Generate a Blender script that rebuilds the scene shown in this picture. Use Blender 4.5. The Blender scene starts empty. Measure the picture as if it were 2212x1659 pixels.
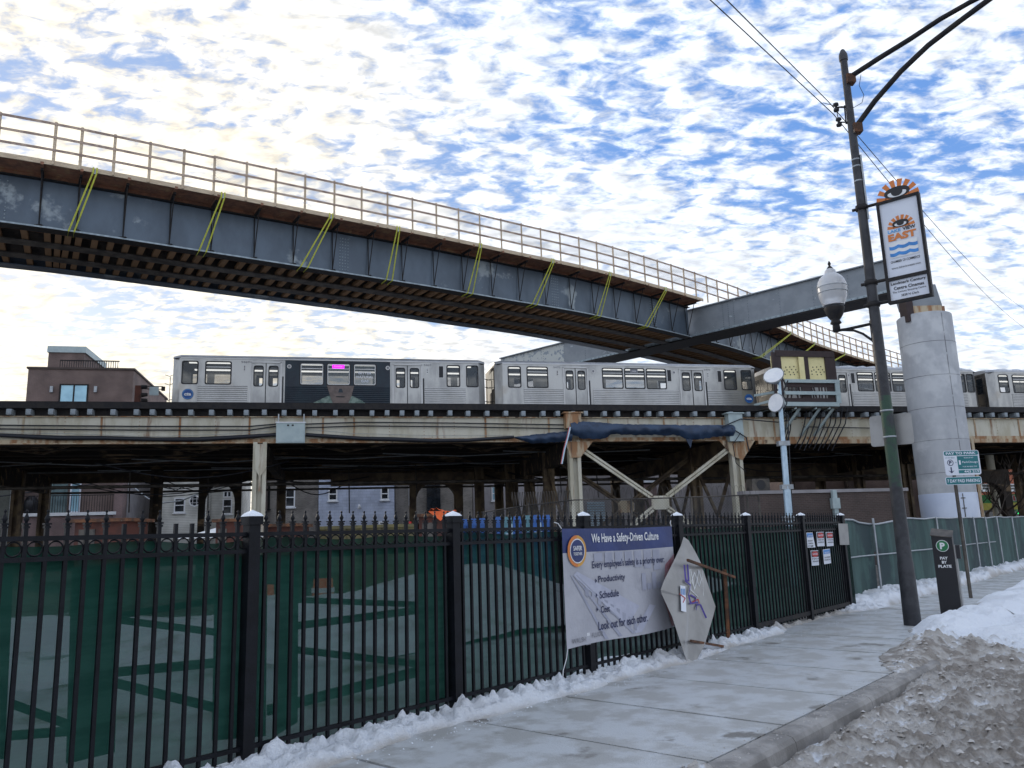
import bpy, bmesh, math, random
from mathutils import Vector, Matrix, noise as mn
random.seed(7)
sc = bpy.context.scene
COL = sc.collection
# ------------------------------------------------------------------ camera
W, H, F, EYE = 2212., 1659., 1720., 1.65
ROLL = math.radians(1.87); PITCH = math.atan(332*math.cos(ROLL)/F)
CAM = Vector((0, 0, EYE))
FW = Vector((0, math.cos(PITCH), math.sin(PITCH))); U0 = Vector((0, -math.sin(PITCH), math.cos(PITCH))); R0 = Vector((1, 0, 0))
RT = R0*math.cos(ROLL) - U0*math.sin(ROLL); UP = U0*math.cos(ROLL) + R0*math.sin(ROLL)
cd = bpy.data.cameras.new('camera'); cam = bpy.data.objects.new('camera', cd); COL.objects.link(cam)
M = Matrix((RT, UP, -FW)).transposed().to_4x4(); M.translation = CAM; cam.matrix_world = M
cd.sensor_width = 36; cd.lens = 36*F/W; cd.clip_start = .1; cd.clip_end = 5000
sc.camera = cam
# ------------------------------------------------------------------ world, sun, exposure
SUN_AZ = math.radians(-38); SUN_EL = math.radians(13)
SD = Vector((math.sin(SUN_AZ)*math.cos(SUN_EL), math.cos(SUN_AZ)*math.cos(SUN_EL), math.sin(SUN_EL)))
wd = bpy.data.worlds.new('World'); sc.world = wd; wd.use_nodes = True
nt = wd.node_tree; nt.nodes.clear()
def N(t, tree=None, **kw):
    n = (tree or nt).nodes.new(t)
    for k, v in kw.items(): setattr(n, k, v)
    return n
def L(a, b, tree=None): (tree or nt).links.new(a, b)
def mth(op, a, b=None, c=None, tree=None, clamp=False):
    n = N('ShaderNodeMath', tree, operation=op); n.use_clamp = clamp
    for i, v in enumerate((a, b, c)):
        if v is None: continue
        if isinstance(v, (int, float)): n.inputs[i].default_value = v
        else: L(v, n.inputs[i], tree)
    return n.outputs[0]
def rng(v, a, b, c=0., d=1., tree=None, smooth=True):
    n = N('ShaderNodeMapRange', tree); n.interpolation_type = 'SMOOTHSTEP' if smooth else 'LINEAR'
    L(v, n.inputs[0], tree)
    for i, x in enumerate((a, b, c, d)): n.inputs[i+1].default_value = x
    return n.outputs[0]
def mixc(f, a, b, tree=None, bt='MIX'):
    n = N('ShaderNodeMix', tree, data_type='RGBA', blend_type=bt)
    for i, v in ((0, f), (6, a), (7, b)):
        if isinstance(v, (int, float)): n.inputs[i].default_value = v
        elif isinstance(v, tuple): n.inputs[i].default_value = v if len(v) == 4 else v+(1,)
        else: L(v, n.inputs[i], tree)
    return n.outputs[2]
tc = N('ShaderNodeTexCoord'); sp = N('ShaderNodeSeparateXYZ'); L(tc.outputs['Generated'], sp.inputs[0])
zz = mth('MAXIMUM', sp.outputs[2], .0); zz = mth('ADD', zz, .17)
px = mth('DIVIDE', sp.outputs[0], zz); py = mth('DIVIDE', sp.outputs[1], zz)
cp = N('ShaderNodeCombineXYZ'); L(px, cp.inputs[0]); L(py, cp.inputs[1])
mp = N('ShaderNodeMapping'); L(cp.outputs[0], mp.inputs[0]); mp.inputs['Rotation'].default_value = (0, 0, math.radians(-32)); mp.inputs['Scale'].default_value = (.75, 1.2, 1); mp.inputs['Location'].default_value = (7.4, 2.9, 0)
def wnoise(scale, det, rough, dist, off=(0, 0, 0)):
    a = N('ShaderNodeVectorMath', operation='ADD'); L(mp.outputs[0], a.inputs[0]); a.inputs[1].default_value = off
    n = N('ShaderNodeTexNoise'); L(a.outputs[0], n.inputs['Vector']); n.inputs['Scale'].default_value = scale; n.inputs['Detail'].default_value = det
    n.inputs['Roughness'].default_value = rough; n.inputs['Distortion'].default_value = dist; return n.outputs['Fac']
n1 = wnoise(1.6, 2, .5, .2); n2 = wnoise(20.0, 4, .55, .45); n3 = wnoise(20.0, 4, .55, .45, (-.016, .024, 0)); n4 = wnoise(6.5, 4, .55, .4, (9, 4, 0)); n5 = wnoise(60., 4, .62, .3, (2, 1, 0))
mask = mth('ADD', mth('MULTIPLY_ADD', mth('SUBTRACT', n2, .5), 1.4, .555), mth('MULTIPLY', mth('SUBTRACT', n1, .5), 1.15))
mask = mth('ADD', mask, mth('MULTIPLY', mth('SUBTRACT', n4, .5), .6))
mask = mth('ADD', mask, mth('MULTIPLY', mth('SUBTRACT', n5, .5), .50))
dt = N('ShaderNodeVectorMath', operation='DOT_PRODUCT'); L(tc.outputs['Generated'], dt.inputs[0]); dt.inputs[1].default_value = SD
glow = mth('POWER', mth('MAXIMUM', dt.outputs['Value'], 0.), 4.)
mask = mth('ADD', mask, rng(sp.outputs[2], .50, .05, 0., .17))
mk = rng(mask, .22, .70)
relief = mth('MULTIPLY', mth('SUBTRACT', n2, n3), 1.3)
shade = mth('ADD', relief, .97); shade = mth('MINIMUM', mth('MAXIMUM', shade, .70), 1.12)
thick = rng(mask, .60, .95, 0., 1.)
sky = N('ShaderNodeTexSky', sky_type='NISHITA'); sky.sun_disc = False; sky.sun_elevation = SUN_EL; sky.sun_rotation = SUN_AZ; sky.air_density = 1.2; sky.dust_density = .6; sky.ozone_density = 2.5
K = 1/.12
ccol = mixc(rng(glow, .25, .85), (.74*K, .79*K, .86*K), (.98*K, .90*K, .74*K))
ccol = mixc(thick, ccol, mixc(rng(glow, .25, .85), (.66*K, .70*K, .78*K), (.86*K, .80*K, .70*K)))
sh = N('ShaderNodeVectorMath', operation='SCALE'); L(ccol, sh.inputs[0]); L(shade, sh.inputs['Scale'])
blue = mixc(rng(sp.outputs[2], .05, .42), (.50*K, .62*K, .80*K), (.12*K, .27*K, .64*K))
blue = mixc(rng(glow, .1, .7, 0, .45), blue, (.42*K, .48*K, .58*K))
blue = mixc(.22, blue, sky.outputs[0])
fin = mixc(mk, blue, sh.outputs[0])
bg = N('ShaderNodeBackground'); L(fin, bg.inputs[0]); bg.inputs[1].default_value = .12
wo = N('ShaderNodeOutputWorld'); L(bg.outputs[0], wo.inputs[0])
sl = bpy.data.lights.new('sun', 'SUN'); sl.energy = 1.0; sl.angle = math.radians(10); sl.color = (1, .9, .76)
so = bpy.data.objects.new('sun', sl); COL.objects.link(so); so.rotation_mode = 'QUATERNION'; so.rotation_quaternion = SD.to_track_quat('Z', 'Y')
vs = sc.view_settings; vs.view_transform = 'Standard'; vs.look = 'None'; vs.exposure = .50; vs.gamma = 1; vs.use_curve_mapping = False
sc.cycles.max_bounces = 6; sc.cycles.transparent_max_bounces = 16
# ------------------------------------------------------------------ ray helpers (turn a measured sight line into a metre position)
def ray(x, y): return (FW*F + RT*(x-W/2) - UP*(y-H/2)).normalized()
def onz(x, y, z=0.): d = ray(x, y); return CAM + d*((z-EYE)/d.z)
def ony(x, y, Y): d = ray(x, y); return CAM + d*(Y/d.y)
def onp(x, y, P0, ang):
    a = math.radians(ang); n = Vector((math.cos(a), -math.sin(a), 0)); d = ray(x, y)
    return CAM + d*((Vector((P0[0], P0[1], EYE))-CAM).dot(n)/d.dot(n))
# ------------------------------------------------------------------ materials
def mat(name, c1, rough=.7, metal=0., c2=None, scale=4., det=5, lo=.4, hi=.6, stretch=(1, 1, 1), bump=0., bscale=None, c3=None, s3=1., lo3=.55, hi3=.7, st3=(1, 1, 1), spec=None, alpha=None, emit=None, es=1., rough2=None):
    m = bpy.data.materials.new(name); m.use_nodes = True; t = m.node_tree; t.nodes.clear()
    b = N('ShaderNodeBsdfPrincipled', t); o = N('ShaderNodeOutputMaterial', t)
    b.inputs['Roughness'].default_value = rough; b.inputs['Metallic'].default_value = metal
    if spec is not None: b.inputs['Specular IOR Level'].default_value = spec
    tcn = N('ShaderNodeTexCoord', t)
    def nz(s, d, st):
        mpn = N('ShaderNodeMapping', t); L(tcn.outputs['Object'], mpn.inputs[0], t); mpn.inputs['Scale'].default_value = st
        n = N('ShaderNodeTexNoise', t); L(mpn.outputs[0], n.inputs['Vector'], t); n.inputs['Scale'].default_value = s; n.inputs['Detail'].default_value = d; n.inputs['Roughness'].default_value = .6
        return n.outputs['Fac']
    c1 = tuple(c1)+(1,)
    if c2 is None: c2 = tuple(x*.82 for x in c1[:3])
    f = rng(nz(scale, det, stretch), lo, hi, tree=t)
    col = mixc(f, c1, tuple(c2), t)
    if rough2 is not None: L(rng(nz(scale, det, stretch), lo, hi, rough, rough2, tree=t), b.inputs['Roughness'], t)
    if c3 is not None: col = mixc(rng(nz(s3, 6, st3), lo3, hi3, tree=t), col, tuple(c3), t)
    L(col, b.inputs['Base Color'], t)
    if bump:
        bp = N('ShaderNodeBump', t); L(nz(bscale or scale*4, 6, (1, 1, 1)), bp.inputs['Height'], t); bp.inputs['Strength'].default_value = bump; bp.inputs['Distance'].default_value = .02
        L(bp.outputs[0], b.inputs['Normal'], t)
    if emit: b.inputs['Emission Color'].default_value = tuple(emit)+(1,); b.inputs['Emission Strength'].default_value = es
    if alpha is not None:
        tr = N('ShaderNodeBsdfTransparent', t); mx = N('ShaderNodeMixShader', t)
        if isinstance(alpha, (int, float)): mx.inputs[0].default_value = alpha
        elif alpha == 'mesh':
            s_ = N('ShaderNodeSeparateXYZ', t); L(tcn.outputs['Object'], s_.inputs[0], t)
            xy = s_.outputs[0]
            a_ = mth('ADD', xy, s_.outputs[2], tree=t); c_ = mth('SUBTRACT', xy, s_.outputs[2], tree=t)
            q = []
            for v in (a_, c_):
                fr = mth('FRACT', mth('MULTIPLY', v, 11., tree=t), tree=t); q.append(mth('LESS_THAN', fr, .10, tree=t))
            L(mth('MAXIMUM', q[0], q[1], tree=t), mx.inputs[0], t)
        L(tr.outputs[0], mx.inputs[1], t); L(b.outputs[0], mx.inputs[2], t); L(mx.outputs[0], o.inputs[0], t)
    else: L(b.outputs[0], o.inputs[0], t)
    return m
def brick(name, ca, cb, cm, bw=.22, bh=.075, ms=.012, rough=.85):
    m = bpy.data.materials.new(name); m.use_nodes = True; t = m.node_tree; b = t.nodes['Principled BSDF']; b.inputs['Roughness'].default_value = rough
    tcn = N('ShaderNodeTexCoord', t); s_ = N('ShaderNodeSeparateXYZ', t); L(tcn.outputs['Object'], s_.inputs[0], t)
    c = N('ShaderNodeCombineXYZ', t); L(mth('ADD', s_.outputs[0], s_.outputs[1], tree=t), c.inputs[0], t); L(s_.outputs[2], c.inputs[1], t)
    br = N('ShaderNodeTexBrick', t); L(c.outputs[0], br.inputs['Vector'], t)
    br.inputs['Color1'].default_value = tuple(ca)+(1,); br.inputs['Color2'].default_value = tuple(cb)+(1,); br.inputs['Mortar'].default_value = tuple(cm)+(1,)
    br.inputs['Scale'].default_value = 1; br.inputs['Mortar Size'].default_value = ms; br.inputs['Brick Width'].default_value = bw; br.inputs['Row Height'].default_value = bh
    n = N('ShaderNodeTexNoise', t); L(tcn.outputs['Object'], n.inputs['Vector'], t); n.inputs['Scale'].default_value = .7; n.inputs['Detail'].default_value = 5
    sc_ = N('ShaderNodeVectorMath', t, operation='SCALE'); L(br.outputs[0], sc_.inputs[0], t); L(rng(n.outputs['Fac'], .3, .7, .75, 1.2, tree=t), sc_.inputs['Scale'], t)
    L(sc_.outputs[0], b.inputs['Base Color'], t)
    bp = N('ShaderNodeBump', t); L(br.outputs['Fac'], bp.inputs['Height'], t); bp.invert = True; bp.inputs['Strength'].default_value = .4; bp.inputs['Distance'].default_value = .01; L(bp.outputs[0], b.inputs['Normal'], t)
    return m
M_ = {}
M_['iron'] = mat('black_iron_paint', (.004, .0045, .007), .5, 0, (.007, .008, .012), 6, bump=.15, bscale=60, spec=.22)
M_['blacksteel'] = mat('black_steel', (.014, .014, .017), .6, 0, (.028, .024, .022), 5, spec=.25)
M_['pole'] = mat('dark_pole_paint', (.018, .019, .024), .5, 0, (.035, .036, .042), 5, c3=(.02, .035, .022), s3=1.2, lo3=.62, hi3=.7, bump=.3, bscale=40)
M_['polegreen'] = mat('weathered_green_pole_paint', (.02, .06, .035), .5, 0, (.025, .03, .035), 3.5, lo=.45, hi=.6, c3=(.14, .19, .09), s3=2.2, lo3=.6, hi3=.75, bump=.3, bscale=40)
M_['bluegrey'] = mat('blue_grey_girder_paint', (.115, .15, .19), .42, .25, (.085, .11, .14), .9, lo=.35, hi=.65, stretch=(1, 1, .5), c3=(.30, .34, .36), s3=.55, lo3=.6, hi3=.68, bump=.05, bscale=8)
M_['beamgrey'] = mat('grey_beam_paint', (.27, .295, .32), .55, .1, (.225, .25, .275), 1.1, c3=(.42, .46, .49), s3=2.2, lo3=.665, hi3=.70, bump=.05, bscale=8)
M_['beamlight'] = mat('galvanised_beam_edge', (.36, .42, .45), .45, .3, (.25, .30, .33), 5)
M_['spots'] = mat('beam_pale_coat_worn', (.50, .52, .50), .5, .1, (.26, .30, .34), 3.2, lo=.54, hi=.58, c3=(.22, .26, .31), s3=.8, lo3=.6, hi3=.64)
M_['lumber'] = mat('sawn_lumber', (.62, .50, .35), .8, 0, (.50, .39, .27), 3, stretch=(1, 1, 6), c3=(.52, .41, .30), s3=.8)
M_['railwood'] = mat('weathered_pink_rail_lumber', (.50, .38, .29), .8, 0, (.30, .215, .175), 3)
M_['plank'] = mat('dark_red_brown_planks', (.30, .14, .08), .8, 0, (.19, .095, .06), 3, c3=(.42, .25, .13), s3=1.5, lo3=.55, hi3=.7)
M_['tie'] = mat('brown_timber_tie', (.30, .17, .085), .85, 0, (.28, .16, .08), 3)
M_['oldtie'] = mat('weathered_grey_tie', (.33, .37, .40), .85, 0, (.20, .23, .25), 6, det=4)
M_['blacktimber'] = mat('creosoted_timber', (.012, .011, .013), .8, 0, (.022, .019, .018), 5)
M_['cream'] = mat('old_cream_paint_rust', (.60, .57, .47), .6, 0, (.47, .43, .32), 1.6, lo=.4, hi=.65, stretch=(1, 1, .35), c3=(.22, .10, .04), s3=1.1, lo3=.55, hi3=.74, st3=(2.2, 2.2, .4), bump=.1, bscale=12)
M_['creamrust'] = mat('rusty_cream_paint', (.50, .41, .28), .65, 0, (.32, .16, .07), 2.0, lo=.42, hi=.6, stretch=(1.5, 1.5, .3), c3=(.10, .055, .03), s3=1.3, lo3=.58, hi3=.7, st3=(2, 2, .4), bump=.15, bscale=12)
M_['brownsteel'] = mat('sooty_brown_steel', (.20, .145, .085), .7, 0, (.085, .06, .042), 1.3, c3=(.16, .10, .05), s3=2, lo3=.6, hi3=.7)
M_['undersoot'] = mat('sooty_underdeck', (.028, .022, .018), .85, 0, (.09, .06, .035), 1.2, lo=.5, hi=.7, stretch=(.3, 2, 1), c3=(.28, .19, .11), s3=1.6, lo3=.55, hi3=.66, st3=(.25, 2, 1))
M_['stainless'] = mat('stainless_steel_side', (.43, .43, .42), .33, .8, (.30, .30, .30), 1.2, stretch=(1, 1, .4), c3=(.36, .34, .31), s3=1.0, lo3=.56, hi3=.75)
M_['ribs'] = mat('fluted_stainless', (.52, .52, .52), .34, .65, (.44, .435, .43), 1.5, stretch=(.5, 1, .5))
M_['roofgrey'] = mat('train_roof_grey', (.42, .43, .45), .5, .3, (.36, .37, .39), 2)
M_['gasket'] = mat('black_rubber_gasket', (.012, .013, .018), .5)
M_['navy'] = mat('navy_advert_vinyl', (.006, .015, .030), .45, 0, (.009, .026, .042), 1.5)
M_['glass'] = mat('tinted_window_glass', (.10, .12, .14), .06, 0, (.09, .11, .13), 2, alpha=.5, spec=.8)
M_['wrapglass'] = mat('film_covered_glass', (.11, .14, .155), .2, 0, (.14, .17, .18), 3, alpha=.74)
M_['darkglass'] = mat('dark_window_glass', (.015, .019, .024), .08, 0, (.03, .035, .042), 1.5, spec=.8)
M_['blueglass'] = mat('pale_blue_reflective_glass', (.36, .60, .72), .12, .3, (.26, .46, .58), .8, lo=.4, hi=.7)
M_['greyglass'] = mat('grey_green_glass', (.10, .15, .16), .15, 0, (.16, .23, .24), .9)
M_['interior'] = mat('train_interior', (.05, .055, .06), .7)
M_['seat'] = mat('train_seat', (.05, .06, .12), .7)
M_['tube'] = mat('fluorescent_strip', (.8, .8, .8), .5, emit=(1, 1, .96), es=1.1)
M_['magenta'] = mat('magenta_led', (.3, .0, .3), .5, emit=(.75, .02, .95), es=1.2)
M_['ledwhite'] = mat('white_led', (.8, .8, .8), .5, emit=(1, .95, 1), es=1.3)
M_['greenled'] = mat('green_led', (.0, .3, .1), .5, emit=(.05, .9, .25), es=1.2)
M_['white'] = mat('white_paint', (.80, .80, .80), .5, 0, (.72, .73, .75), 3)
M_['signwhite'] = mat('white_sign_face', (.70, .73, .80), .35, 0, (.66, .69, .77), 2)
M_['ctablue'] = mat('blue_roundel', (.01, .09, .36), .4)
M_['grime'] = mat('grimy_brown_steel', (.11, .095, .08), .6, .2, (.045, .04, .036), 2)
M_['concrete'] = mat('pale_column_concrete', (.43, .44, .455), .75, 0, (.35, .36, .38), 1.3, lo=.35, hi=.7, stretch=(1, 1, .5), c3=(.50, .51, .52), s3=.6, lo3=.5, hi3=.65, bump=.08, bscale=18)
M_['wrap'] = mat('white_wrap_sheet', (.60, .66, .78), .35, 0, (.52, .58, .71), .7, bump=.1, bscale=3)
M_['seam'] = mat('column_form_seam', (.20, .20, .21), .9, 0, (.36, .37, .38), 1.2, lo=.45, hi=.6)
M_['joint'] = mat('dark_concrete_joint', (.085, .085, .09), .9)
M_['slab'] = mat('icy_pavement_concrete', (.36, .36, .35), .5, 0, (.52, .54, .555), 2.2, det=15, lo=.40, hi=.60, c3=(.19, .18, .165), s3=1.3, lo3=.60, hi3=.67, bump=.5, bscale=60, rough2=.3)
M_['kerb'] = mat('worn_kerb_concrete', (.30, .285, .27), .6, 0, (.17, .16, .15), 2.5, bump=.3, bscale=30)
M_['asphalt'] = mat('wet_asphalt', (.15, .135, .115), .35, 0, (.20, .185, .165), 1.5, bump=.3, bscale=50)
M_['ground'] = mat('snowy_ground', (.42, .44, .47), .8, 0, (.15, .14, .13), .35, det=8, lo=.42, hi=.6)
M_['yard'] = mat('snowy_gravel_yard', (.50, .55, .60), .8, 0, (.16, .14, .12), .5, det=8, lo=.46, hi=.66, stretch=(1, 1, 1), bump=.5, bscale=6)
M_['slushchunk'] = mat('grey_ice_chunk', (.52, .50, .48), .7, 0, (.30, .275, .245), 1.7, lo=.4, hi=.62, bump=.5, bscale=30)
M_['gravel'] = mat('dark_gravel', (.075, .068, .06), .9, 0, (.13, .12, .11), .8, det=8, c3=(.55, .58, .62), s3=.35, lo3=.62, hi3=.68)
M_['mound'] = mat('yard_snow_mound', (.72, .76, .82), .8, 0, (.45, .44, .43), 1.6, det=8, lo=.5, hi=.7, bump=.6, bscale=5)
M_['greenmesh'] = mat('green_screen_fabric', (.014, .070, .052), .8, 0, (.024, .095, .072), 1.4, stretch=(1, 1, 5), bump=.5, bscale=5, alpha=.885, spec=.1)
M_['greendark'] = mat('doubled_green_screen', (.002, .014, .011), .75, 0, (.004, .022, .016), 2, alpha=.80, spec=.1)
M_['greenfence'] = mat('faded_green_screen', (.045, .10, .09), .75, 0, (.022, .055, .052), 1.1, stretch=(2.5, 2.5, .4), c3=(.018, .04, .045), s3=.7, lo3=.5, hi3=.62, bump=.4, bscale=4)
M_['galv'] = mat('galvanised_steel', (.40, .43, .45), .45, .6, (.32, .34, .36), 6)
M_['silver'] = mat('silver_mast', (.46, .58, .68), .35, .5, (.38, .50, .60), 4)
M_['chain'] = mat('chain_link_wire', (.10, .105, .11), .5, .3, alpha='mesh')
M_['raillink'] = mat('pale_chain_link', (.45, .42, .40), .5, .3, alpha='mesh')
M_['cable'] = mat('black_cable', (.012, .014, .022), .55)
M_['bluetarp'] = mat('blue_tarpaulin', (.012, .028, .062), .5, 0, (.022, .048, .10), 2.5, stretch=(.6, 1, 1), bump=.6, bscale=5)
M_['boxgrey'] = mat('grey_junction_box', (.42, .50, .50), .5, .1, (.36, .44, .45), 2)
M_['yellow'] = mat('yellow_strap', (.55, .56, .06), .6, 0, (.42, .44, .05), 8, lo=.5, hi=.6)
M_['board'] = mat('pale_yellow_board', (.86, .76, .40), .7, 0, (.78, .69, .35), 2)
M_['boardframe'] = mat('dark_brown_frame', (.045, .028, .028), .7)
M_['rust'] = mat('rusty_iron', (.17, .07, .03), .85, 0, (.07, .035, .02), 5, c3=(.50, .46, .38), s3=3, lo3=.62, hi3=.7, bump=.4, bscale=30)
M_['rustbox'] = mat('rusty_red_brown_steel', (.10, .030, .018), .8, 0, (.055, .02, .014), 2)
M_['galvpanel'] = mat('dull_metal_sign_back', (.33, .325, .32), .42, .55, (.27, .265, .26), 2.2, c3=(.40, .39, .38), s3=1.1, bump=.08, bscale=6)
M_['purple'] = mat('purple_spray_paint', (.09, .06, .32), .5)
M_['red'] = mat('red_paint', (.55, .025, .025), .5)
M_['redbrown'] = mat('dark_red_print', (.25, .03, .03), .5)
M_['orange'] = mat('orange_sign_paint', (.66, .20, .045), .45, 0, (.66, .20, .04), 3)
M_['hiorange'] = mat('safety_orange', (.85, .13, .02), .5)
M_['cyan'] = mat('light_blue_print', (.12, .42, .80), .4)
M_['midblue'] = mat('wave_blue_print', (.05, .26, .66), .4)
M_['ink'] = mat('black_ink', (.012, .012, .016), .5)
M_['inkgrey'] = mat('faded_grey_ink', (.22, .22, .24), .5)
M_['inknavy'] = mat('navy_ink', (.012, .02, .085), .5)
M_['bannerblue'] = mat('navy_banner_vinyl', (.012, .028, .13), .4, 0, (.018, .04, .17), 1.2, bump=.6, bscale=3)
M_['bannergrey'] = mat('pale_banner_vinyl', (.45, .45, .49), .45, 0, (.39, .39, .43), 1.4, c3=(.31, .31, .35), s3=2.5, lo3=.55, hi3=.75, bump=.8, bscale=3)
M_['bannerdark'] = mat('grey_banner_print', (.31, .32, .395), .45, 0, (.36, .37, .45), 5)
M_['bannerlight'] = mat('pale_banner_print', (.47, .48, .57), .45, 0, (.42, .43, .52), 5)
M_['bannerred'] = mat('dull_red_banner_print', (.26, .09, .10), .45, 0, (.38, .22, .25), 2)
M_['amber'] = mat('amber_print', (.75, .38, .07), .45)
M_['teal'] = mat('teal_parking_sign', (.010, .15, .17), .4, 0, (.012, .17, .19), 2)
M_['pgreen'] = mat('green_roundel', (.02, .22, .08), .4)
M_['globe'] = mat('frosted_acorn_globe', (.86, .86, .87), .3, 0, (.78, .78, .79), 3, spec=.6)
M_['globe'].node_tree.nodes['Principled BSDF'].inputs['Transmission Weight'].default_value = .45
M_['snow'] = mat('clean_snow', (.80, .83, .88), .75, 0, (.70, .74, .80), 5, bump=.5, bscale=14)
M_['b_brown'] = brick('brown_brick', (.17, .115, .10), (.14, .095, .083), (.20, .155, .14))
M_['b_pink'] = brick('pinkish_brick', (.23, .15, .145), (.19, .125, .12), (.25, .19, .18))
M_['b_grey'] = brick('yellow_grey_brick', (.24, .215, .19), (.15, .13, .115), (.28, .26, .235))
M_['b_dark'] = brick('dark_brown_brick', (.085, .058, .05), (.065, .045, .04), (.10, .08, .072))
M_['b_red'] = brick('orange_red_brick', (.55, .15, .07), (.42, .12, .06), (.45, .3, .24), .5, .2)
M_['block'] = brick('pale_blue_blockwork', (.47, .51, .62), (.43, .47, .58), (.36, .40, .50), .6, .22, .015)
M_['siding'] = brick('cream_siding', (.66, .65, .60), (.64, .63, .58), (.36, .35, .31), 12, .13, .012)
M_['palewall'] = mat('pinkish_grey_render', (.33, .31, .32), .8, 0, (.26, .245, .25), .7)
M_['olive'] = mat('olive_wall', (.10, .105, .09), .8)
M_['yellowolive'] = mat('dull_yellow_steel', (.15, .125, .045), .7, 0, (.10, .085, .04), 3)
M_['blueplastic'] = mat('blue_plastic', (.02, .10, .34), .5)
M_['tealplastic'] = mat('faded_teal_plastic', (.08, .20, .24), .5)
M_['shopgreen'] = mat('green_shop_fascia', (.03, .28, .07), .5)
M_['shopyellow'] = mat('yellow_shop_band', (.75, .68, .12), .5)
M_['bark'] = mat('dark_bark', (.05, .038, .03), .9)
M_['skin'] = mat('printed_face_tone', (.20, .15, .13), .5, 0, (.13, .10, .09), 3)
M_['jacket'] = mat('printed_green_jacket', (.24, .32, .27), .5, 0, (.09, .15, .13), 5)
# ------------------------------------------------------------------ mesh builder
def box_faces(P):
    return [(0, 3, 2, 1), (4, 5, 6, 7), (0, 1, 5, 4), (1, 2, 6, 5), (2, 3, 7, 6), (3, 0, 4, 7)]
class MB:
    def __init__(s): s.v = []; s.f = []; s.m = []; s.mats = []; s.sm = []
    def mi(s, m):
        if m is None: return 0
        if m not in s.mats: s.mats.append(m)
        return s.mats.index(m)
    def add(s, vs, fs, m=None, smooth=False):
        o = len(s.v); s.v += [tuple(v) for v in vs]; i = s.mi(m)
        for f in fs: s.f.append(tuple(o+k for k in f)); s.m.append(i); s.sm.append(smooth)
        return s
    def box(s, x0, x1, y0, y1, z0, z1, m=None):
        return s.add([(x0, y0, z0), (x1, y0, z0), (x1, y1, z0), (x0, y1, z0), (x0, y0, z1), (x1, y0, z1), (x1, y1, z1), (x0, y1, z1)], box_faces(0), m)
    def cbox(s, c, d, m=None): return s.box(c[0]-d[0]/2, c[0]+d[0]/2, c[1]-d[1]/2, c[1]+d[1]/2, c[2]-d[2]/2, c[2]+d[2]/2, m)
    def obox(s, o, a, b, c, m=None):
        o, a, b, c = map(Vector, (o, a, b, c)); return s.add([o, o+a, o+a+b, o+b, o+c, o+a+c, o+a+b+c, o+b+c], box_faces(0), m)
    def bar(s, p, q, w, h, m=None, up=(0, 0, 1)):
        p, q = Vector(p), Vector(q); d = (q-p); dn = d.normalized(); up = Vector(up)
        if abs(dn.dot(up)) > .98: up = Vector((1, 0, 0))
        a = dn.cross(up).normalized()*w; b = a.cross(dn).normalized()*h
        return s.obox(p-a/2-b/2, d, a, b, m)
    def tube(s, pts, r, n=8, m=None, caps=True):
        pts = [Vector(p) for p in pts]; rs = r if isinstance(r, (list, tuple)) else [r]*len(pts)
        vs = []; fs = []
        t = (pts[1]-pts[0]).normalized(); ref = Vector((0, 0, 1)) if abs(t.z) < .9 else Vector((1, 0, 0)); a = t.cross(ref).normalized()
        for i, p in enumerate(pts):
            t = (pts[min(i+1, len(pts)-1)]-pts[max(i-1, 0)]).normalized(); a = (a-t*a.dot(t)).normalized(); b = t.cross(a)
            for k in range(n):
                w = 2*math.pi*k/n; vs.append(p+(a*math.cos(w)+b*math.sin(w))*rs[i])
        for i in range(len(pts)-1):
            for k in range(n): fs.append((i*n+k, i*n+(k+1) % n, (i+1)*n+(k+1) % n, (i+1)*n+k))
        s.add(vs, fs, m, True)
        if caps: s.add(vs[:n], [tuple(range(n))[::-1]], m); s.add(vs[-n:], [tuple(range(n))], m)
        return s
    def lathe(s, prof, n=16, c=(0, 0, 0), m=None, smooth=True):
        vs = []; fs = []
        for r, z in prof:
            for k in range(n): w = 2*math.pi*k/n; vs.append((c[0]+r*math.cos(w), c[1]+r*math.sin(w), c[2]+z))
        for i in range(len(prof)-1):
            for k in range(n): fs.append((i*n+k, i*n+(k+1) % n, (i+1)*n+(k+1) % n, (i+1)*n+k))
        s.add(vs, fs, m, smooth); s.add(vs[:n], [tuple(range(n))[::-1]], m); s.add(vs[-n:], [tuple(range(n))], m); return s
    def poly(s, pts, d=None, m=None):
        n = len(pts); pts = [Vector(p) for p in pts]
        if d is None: return s.add(pts, [tuple(range(n))], m)
        d = Vector(d); vs = pts+[p+d for p in pts]
        return s.add(vs, [tuple(range(n))[::-1], tuple(range(n, 2*n))]+[(i, (i+1) % n, n+(i+1) % n, n+i) for i in range(n)], m)
    def build(s, name, m, parent=None, loc=None, rz=0., fix=True):
        me = bpy.data.meshes.new(name); me.from_pydata(s.v, [], s.f)
        base = M_[m] if isinstance(m, str) else m
        if s.mats:
            for k in s.mats: me.materials.append(M_[k])
            if None in s.m: pass
        else: me.materials.append(base)
        me.polygons.foreach_set('material_index', s.m); me.polygons.foreach_set('use_smooth', s.sm)
        if fix:
            b = bmesh.new(); b.from_mesh(me); bmesh.ops.recalc_face_normals(b, faces=b.faces); b.to_mesh(me); b.free()
        me.update(); o = bpy.data.objects.new(name, me); COL.objects.link(o)
        if parent: o.parent = parent
        if loc is not None: o.location = loc
        if rz: o.rotation_euler = (0, 0, rz)
        return o
def tag(o, label=None, cat=None, group=None, kind=None):
    if label: o['label'] = label
    if cat: o['category'] = cat
    if group: o['group'] = group
    if kind: o['kind'] = kind
    return o
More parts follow.
